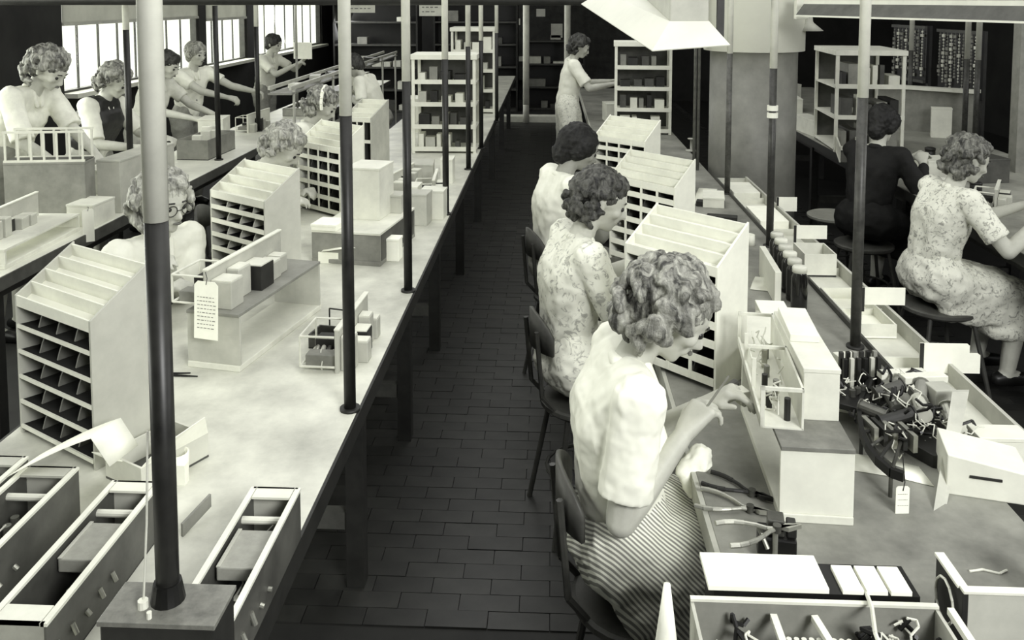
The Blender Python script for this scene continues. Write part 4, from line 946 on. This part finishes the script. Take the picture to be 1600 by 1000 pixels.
# ================================================================== WINDOW BENCH THINGS
def slatframe(label, loc, rz, L, W, H, n=7, mat=CREAM):
    t = T('slatted_frame', label, 'frame', loc, rz)
    for z in (0, H - .012):
        for y in (0, W): bx(0, L, y, y + .01, z, z + .012).done('rail', mat, t)
    sm = bx(-.005, .005, 0, .008, .012, H - .012).mesh('slat', mat)
    for k in range(n):
        for y in (0, W): piece(sm, 'slat', t, (.01 + (L - .02) * k / (n - 1), y + .001, 0))
    bx(0, L, .01, W, 0, .006).done('base', DGREY, t)
    return t
slatframe('pale slatted frame before the woman in the knitted top', (-2.94, 4.42, 1.12), R(8), .42, .13, .17)
carton('grey box raising the slatted frame at the left edge of the photo', (-2.74, 4.515, .8), .42, .14, .32, R(8), mat=MGREY)
tagcard('white tag hanging over the aisle edge of the window bench', Vector((-2.36, 4.2, .93)), .055, .17, R(35), lines=0, sl=.01)
g = G(60, 398)
relay_frame('chassis with dark bars at the left frame edge on the window bench', (-2.60, 3.72, .89), R(4), L=.5, H=.12, seed=21)
riser('low pale stand under the chassis at the left frame edge', (-2.42, 3.62), 2, w=.24, L=.65, h=.09, front=CREAM, top=CREAM)
for i, (x, y, w_, d_, h_, m, lb) in enumerate((
    (-2.455, 4.93, .14, .6, .30, LGREY, 'tall long grey crate on the window bench beyond the left edge chassis'),
    (-2.80, 5.25, .22, .34, .15, LGREY, 'long grey crate between the two nearest women of the window bench'),
    (-2.47, 4.43, .15, .2, .12, CREAM, 'low pale box between the left edge chassis and the long grey crate'))):
    carton(lb, (x, y, .8), w_, d_, h_, R(-4), mat=m)
oc = openbox('dark wooden crate full of parts right of the near pole on the window bench', (-2.66, 6.45, .8), .24, .5, .15, R(-2), mat=MGREY, base=DARK, name='crate')
for k in range(5): carton('white part standing in the dark wooden crate, %s from the near end' % ORD[k], (-2.66 + .03 * (k % 2), 6.28 + .085 * k, .806), .07, .05, .17 + .02 * (k % 3), R(10 * k), mat=(WHITE, CREAM, PAPER)[k % 3], lid=False, name='machine_part', group='white parts in the crate')
relay_frame('white small chassis before the man in the white shirt', (-2.72, 7.5, .8), R(-4), L=.5, H=.16, seed=31, plate=WHITE)
carton('white machine block before the half hidden worker', (-2.8, 6.95, .8), .2, .25, .22, R(8), mat=CREAM)
tray('pale tray on the window bench behind the second pole from left', -2.75, -2.45, 8.6, 9.6, .88, seed=41, group='trays on the window bench', rail=CREAM)
carton('dark topped flat box on the window bench near its far end', (-2.62, 10.2, .8), .3, .6, .12, 0, mat=MGREY)
carton('white box at the far end of the window bench', (-2.6, 11.2, .8), .3, .4, .22, 0, mat=WHITE)
# sloping overhead rail frame
t = T('rail_frame', 'long pale rail frame on thin posts above the far end of the window bench', 'frame', (-2.3, 9.3, 0))
for x in (-.06, .12):
    bx(x, x + .02, -2.3, 2.6, 1.24, 1.27).done('rail', LGREY, t)
pm = B().cyl((0, 0, 0), (0, 0, 1.24), .012, n=8).mesh('post', LGREY)
for y in (-2.2, -.9, .4, 1.6, 2.5): piece(pm, 'post', t, (.13, y, 0))
bx(-.06, .14, -2.3, 2.6, 1.20, 1.215).done('shelf', MGREY, t)
for k in range(6): carton('pale part lying on the overhead rail frame, %s from the near end' % ORD[k], (-2.27, 7.5 + .62 * k, 1.215), .1, .16 + .04 * (k % 3), .035 + .02 * (k % 2), R(12 * k), mat=(WHITE, LGREY, DGREY)[k % 3], lid=False, name='parts_box', group='parts on the overhead rail frame')
# ================================================================== BACKGROUND
def cabinet(label, loc, w, d, h, levels, rz=0, seed=0, gname='', mat=DARK, n=9):
    t = T('storage_cabinet', label, 'cabinet', loc, rz, None); rnd = random.Random(seed)
    for x in (-w / 2, w / 2 - .03): bx(x, x + .03, -d / 2, d / 2, 0, h).done('side_panel', mat, t)
    bx(-w / 2, w / 2, d / 2 - .02, d / 2, 0, h).done('back_panel', BLACK, t)
    for i in range(levels + 1): bx(-w / 2 + .03, w / 2 - .03, -d / 2, d / 2 - .02, h * i / levels - (.03 if i else 0), h * i / levels + (0 if i else .03)).done('shelf', M(60, .5, .2, 12), t)
    k = 0
    for i in range(levels):
        x = -w / 2 + .1
        c = 0
        while x < w / 2 - .25:
            iw = rnd.uniform(.1, .3); ih = rnd.uniform(.08, .6) * h / levels * .8
            if rnd.random() < .6:
                m = rnd.choice((MGREY, CREAM, LGREY, DGREY))
                carton('%s package %s from the left, level %s, %s' % ({MGREY: 'grey', CREAM: 'cream', LGREY: 'light grey', DGREY: 'dark'}[m], ORD[min(c, 8)], ('one', 'two', 'three', 'four', 'five', 'six')[i], gname), (loc[0] + x + iw / 2, loc[1] - d / 2 + .15, loc[2] + h * i / levels + (.0 if i else .03)), iw, .2, ih, 0, mat=m, lid=False, name='package', group='packages in the %s' % gname); c += 1
            x += iw + .05
    return t
cabinet('black cabinet in the dark far left corner holding a few parcels', (-3.1, 15.2, 0), 1.5, .5, 2.4, 6, seed=5, gname='far left black cabinet')
cabinet('black cabinet behind the white shelving rack at the back wall', (-1.35, 15.4, 0), 1.5, .5, 2.4, 6, seed=6, gname='back wall cabinet behind the rack')
cabinet('low dark cabinet with papers at the far end of the aisle', (.05, 15.6, 0), 1.1, .4, 1.25, 3, seed=7, gname='low cabinet at the aisle end')
nb = one(bx(-1.5, 1.5, 0, .06, 0, 1.9), 'notice_board', M(48, .7, .3, 6), 'dark board on the back wall above the aisle end', 'board', (.6, 16.82, .4))
for k, (x, y, w_, h_) in enumerate(((870, 48, 18, 22), (868, 83, 20, 16), (868, 62, 16, 14), (845, 20, 14, 12), (806, 34, 14, 10), (812, 92, 18, 8), (850, 112, 20, 14))):
    p = D(x, y, 16.818); sc = 16.75 / F
    one(bx(-w_ * sc / 2, w_ * sc / 2, -.004, 0, -h_ * sc / 2, h_ * sc / 2), 'pinned_paper', CREAM, 'pale sheet pinned on the back board, %s' % ('rightmost by the white post', 'low near the standing woman', 'middle of the right column', 'topmost one', 'left of the white post', 'lowest at left', 'lowest and widest')[k], 'paper', p, group='sheets pinned at the back')
one(bx(-.6, .55, -.12, .12, 0, .1), 'low_platform', CREAM, 'low pale plank across the far end of the aisle floor', 'platform', (-.35, 13.9, 0), bev=.005)
for i, (x0, x1, y1) in enumerate(((541, 586, 20), (655, 690, 25))):
    a = D(x0, y1, 11.5); b_ = D(x1, y1, 11.5)
    t = T('hanging_notice', ('pale printed notice hanging at top between second and third poles', 'pale printed notice hanging at top right of the third pole')[i], 'notice', a, 0, 'notices hanging from above')
    bx(0, b_.x - a.x, 0, .006, 0, .35).done('card', CREAM, t)
    for x in (.02, b_.x - a.x - .02): B().cyl((x, .003, .35), (x, .003, 2.3), .004, n=6).done('string', DARK, t)
    ln = B(); rr = random.Random(i)
    for q in range(5):
        x = .04
        while x < b_.x - a.x - .08: l = rr.uniform(.02, .06); ln.box(x, x + l, -.003, -.001, .05 + q * .06, .065 + q * .06); x += l + .02
    ln.done('print', MGREY, t)['kind'] = 'stuff'
# strung harness boards at right
def harness(label, p0, p1, z0, z1, n, seed):
    a = Vector((p0.x, p0.y, z0)); d = Vector((p1.x - p0.x, p1.y - p0.y, 0)); L_ = d.length; rnd = random.Random(seed)
    t = T('harness_board', label, 'board', a, math.atan2(d.y, d.x), 'black harness boards hung with strings')
    H_ = z1 - z0
    bx(0, L_, 0, .03, 0, H_).done('board', BLACK, t)
    for x in (0, L_ - .04): bx(x, x + .04, .03, .06, -z0, H_).done('support_post', DARK, t)
    bx(0, L_, -.03, 0, H_ - .03, H_).done('rail', DGREY, t); bx(0, L_, -.03, 0, 0, .03).done('rail', DGREY, t)
    for k in range(n):
        x = .05 + (L_ - .1) * k / (n - 1); bb = B(); z = H_ - .05; ze = rnd.uniform(.05, .3) * H_
        while z > ze:
            r_ = rnd.choice((.008, .009, .011, .019)); bb.cyl((x, -.02, z), (x, -.02, z - r_ * 1.6), r_, n=6); z -= r_ * 1.6 + .016
        bb.cyl((x, -.02, H_ - .03), (x, -.02, ze), .002, n=4)
        bb.done('bead_string', BEADM if k % 2 else M(120, .5, .3, 30), t)['kind'] = 'stuff'
harness('black board hung with bead strings, left one of two behind the dark haired worker', D(1395, 100, 9.6), D(1447, 100, 9.0), 1.13, 1.72, 8, 1)
harness('black board hung with bead strings, right one nearer the right edge', D(1466, 100, 8.8), D(1532, 100, 8.1), 1.06, 1.70, 10, 2)
t = T('slanted_panel', 'grey panel with pale top ledge below the strung boards', 'panel', (3.30, 7.9, .8), R(-38))
bx(-.35, .5, 0, .03, 0, .38).done('panel', MGREY, t); bx(-.37, .52, -.06, .05, .38, .41).done('ledge', CREAM, t)
carton('white box with dark top standing against the grey slanted panel', (3.38, 7.55, .8), .16, .1, .26, R(-20), mat=WHITE)
for k, (x, y, lb) in enumerate(((1420, 190, 'thin post left of the strung boards on the right side bench'), (1506, 222, 'thin post in front of the right strung board'), (1523, 226, 'second thin post in front of the right strung board'))):
    polepx(lb, x, y, r=.022, zsplit=1.5, low=M(60, .45, .3, 30), up=LGREY, group='thin posts on the right side bench')
one(bx(-.05, .05, -.05, .05, 0, 3.4), 'steel_post', MGREY, 'grey square steel post rising near the right edge of the frame', 'post', (3.25, 6.05, .8))
one(bx(-.3, .3, -.01, .01, 0, .05), 'cross_bar', LGREY, 'short pale bar fixed right of the grey square post', 'bar', (3.65, 6.05, 1.22))
# side bench clutter
relay_frame('open chassis in front of the woman in the speckled dress', (2.47, 4.82, .8), R(-30), L=.3, H=.14, seed=51)
for i, (x, y, w_, d_, h_, m, rz, lb) in enumerate((
    (2.38, 3.95, .12, .2, .05, CREAM, 10, 'pale flat box under the hands of the woman in the speckled dress'),
    (2.36, 5.3, .16, .12, .1, WHITE, -20, 'white box between the speckled dress woman and the black clothed person'),
    (2.62, 5.9, .26, .2, .12, CREAM, 12, 'cream box right of the black clothed person'),
    (2.95, 6.2, .2, .2, .2, LGREY, -12, 'grey box at the foot of the slanted panel'),
    (2.38, 6.0, .14, .26, .03, PAPER, 35, 'white sheet pile left of the black clothed person'),
    (2.33, 7.75, .14, .5, .14, CREAM, 6, 'cream carton left of the right pale shelving'),
    (2.35, 8.5, .16, .4, .24, WHITE, -6, 'white carton beyond the right pale shelving'),
    (2.45, 9.3, .3, .4, .3, LGREY, 10, 'grey carton at the far part of the side bench'),
    (2.85, 5.75, .25, .2, .16, DGREY, 10, 'dark box near the right frame edge on the side bench'))):
    carton(lb, (x, y, .8), w_, d_, h_, R(rz), mat=m)
slatframe('low pale slatted frame left of the right pale shelving', (2.26, 6.3, .8), R(75), .5, .14, .12)
# far part of the right bench
carton('white rounded cover leaning beside the farthest rack, right bench', (.50, 5.75, .8), .2, .22, .25, R(30), mat=PAPER, lid=False)
carton('grey square box right of the farthest rack on the right bench', (.80, 5.35, .8), .17, .22, .13, R(-6), mat=LGREY)
carton('cream carton before the middle white shelving', (.62, 6.6, .8), .22, .3, .2, R(-20), mat=CREAM)
relay_frame('chassis behind the farthest rack on the right bench', (.55, 6.05, .8), R(-14), L=.35, H=.13, seed=61)
relay_frame('dark small chassis between middle and nearest rack, right bench', (.86, 4.25, .8), R(40), L=.28, H=.07, seed=62, plate=MGREY)
carton('pale parcel on the right bench near the standing woman', (.62, 8.45, .8), .2, .2, .18, R(8), mat=WHITE)
slatframe('small pale frame of wires right of the nearest rack', (.66, 2.98, .8), R(-50), .2, .1, .08, n=5)

sh_ = T('side_shelf', 'small dark shelf bracketed to the near left corner of the right bench', 'shelf', (.27, 1.44, .76))
bx(-.11, .1, -.1, .07, 0, .018).done('board', DARK, sh_); B().tube([(.1, 0, -.12), (-.05, 0, 0)], .006).done('bracket', DSTEEL, sh_)
one(B().lathe([(.034, 0), (.022, .07), (.016, .12), (.006, .2)], n=12), 'paper_cone', PAPER, 'tall pointed white paper cone beside the striped skirt', 'cone', (.205, 1.44, .778), smooth=True)

for i, (x, y, h_, m, lb) in enumerate(((2.62, 5.35, .07, DARK, 'black round knob on a stem on the side bench'), (2.75, 6.3, .12, DARK, 'black round canister near the slanted panel'), (2.3, 4.75, .05, WHITE, 'small white round tin beside the speckled dress woman'))):
    o = T('canister', lb, 'canister', (x, y, .8))
    B().lathe([(.035, 0), (.035, h_ * .8), (.03, h_ * .85)], n=18).done('body', m, o, smooth=True); B().lathe([(.037, h_ * .85), (.037, h_), (.02, h_ + .006)], n=18).done('lid', DGREY if m is WHITE else m, o, smooth=True)
sheet('white sheet of paper lying on the side bench left of the black clothed person', [Vector((2.26, 6.65, .803)), Vector((2.3, 6.55, .81)), Vector((2.36, 6.45, .85))], (.16, .08, 0))
r = person('bowed worker in a white shirt beyond the racks, between second and third poles', (-1.82, 8.9), 172, lean=16, pelz=.74, hp=35, hair='short', hm=HAIR_D, top=M(232, .85, .03, 8), bottom=GREYC, sleeve=.8, voxel=.012, hR=(-2.12, 9.05, 1.0), hL=(-2.12, 8.75, 1.0)); note('W9 (520,95)', r[1])
chair('dark stool under the bowed worker in a white shirt', -1.8, 8.9, 172, back=False, seat=.6)
for i, (x, y, w_, d_, h_, m, rz, lb) in enumerate((
    (-1.28, 4.0, .12, .16, .09, CREAM, 12, 'cream box between the second rack and the dark grey stand'),
    (-.98, 4.65, .12, .18, .1, WHITE, -8, 'white box beyond the dark grey stand, left bench'),
    (-.86, 5.6, .16, .2, .12, LGREY, 5, 'grey box in front of the tall white shelving rack'),
    (-.68, 5.55, .08, .14, .16, WHITE, 0, 'narrow white box at the foot of the fifth pole'),
    (-1.2, 5.35, .16, .18, .08, WHITE, 20, 'flat white box near the farthest left rack'),
    (-.7, 7.6, .14, .3, .2, CREAM, 0, 'cream box just beyond the tall white shelving rack'),
    (-1.15, 7.8, .3, .3, .3, WHITE, 10, 'large white box beyond the farthest left rack'),
    (.95, 5.0, .12, .2, .06, WHITE, -10, 'flat white box at the bench edge near the farther right pole'),
    (.72, 4.55, .12, .12, .05, CREAM, 25, 'small cream box behind the middle right rack'),
    (.98, 2.75, .06, .14, .03, CREAM, 10, 'small cream block at the foot of the nearest right pole'),
    (-1.38, 2.75, .1, .14, .05, DGREY, 15, 'small dark box behind the largest rack'))):
    carton(lb, (x, y, .8), w_, d_, h_, R(rz), mat=m)
one(B().tube([(0, -.1, .04), (.0, -.03, .055), (.02, .04, .05), (.03, .12, .045)], .004), 'test_cable', WIREM, 'pale cable lying across the top of the wired front chassis', 'cable', (.55, 1.43, .875))
one(B().tube([(-.04, .0, .002), (-.01, .006, .003), (.02, -.004, .002), (.04, .006, .003)], .0025), 'wire_offcut', WIREM, 'bright wire offcut on the empty grey worktop near the right edge', 'wire', G(1545, 895))
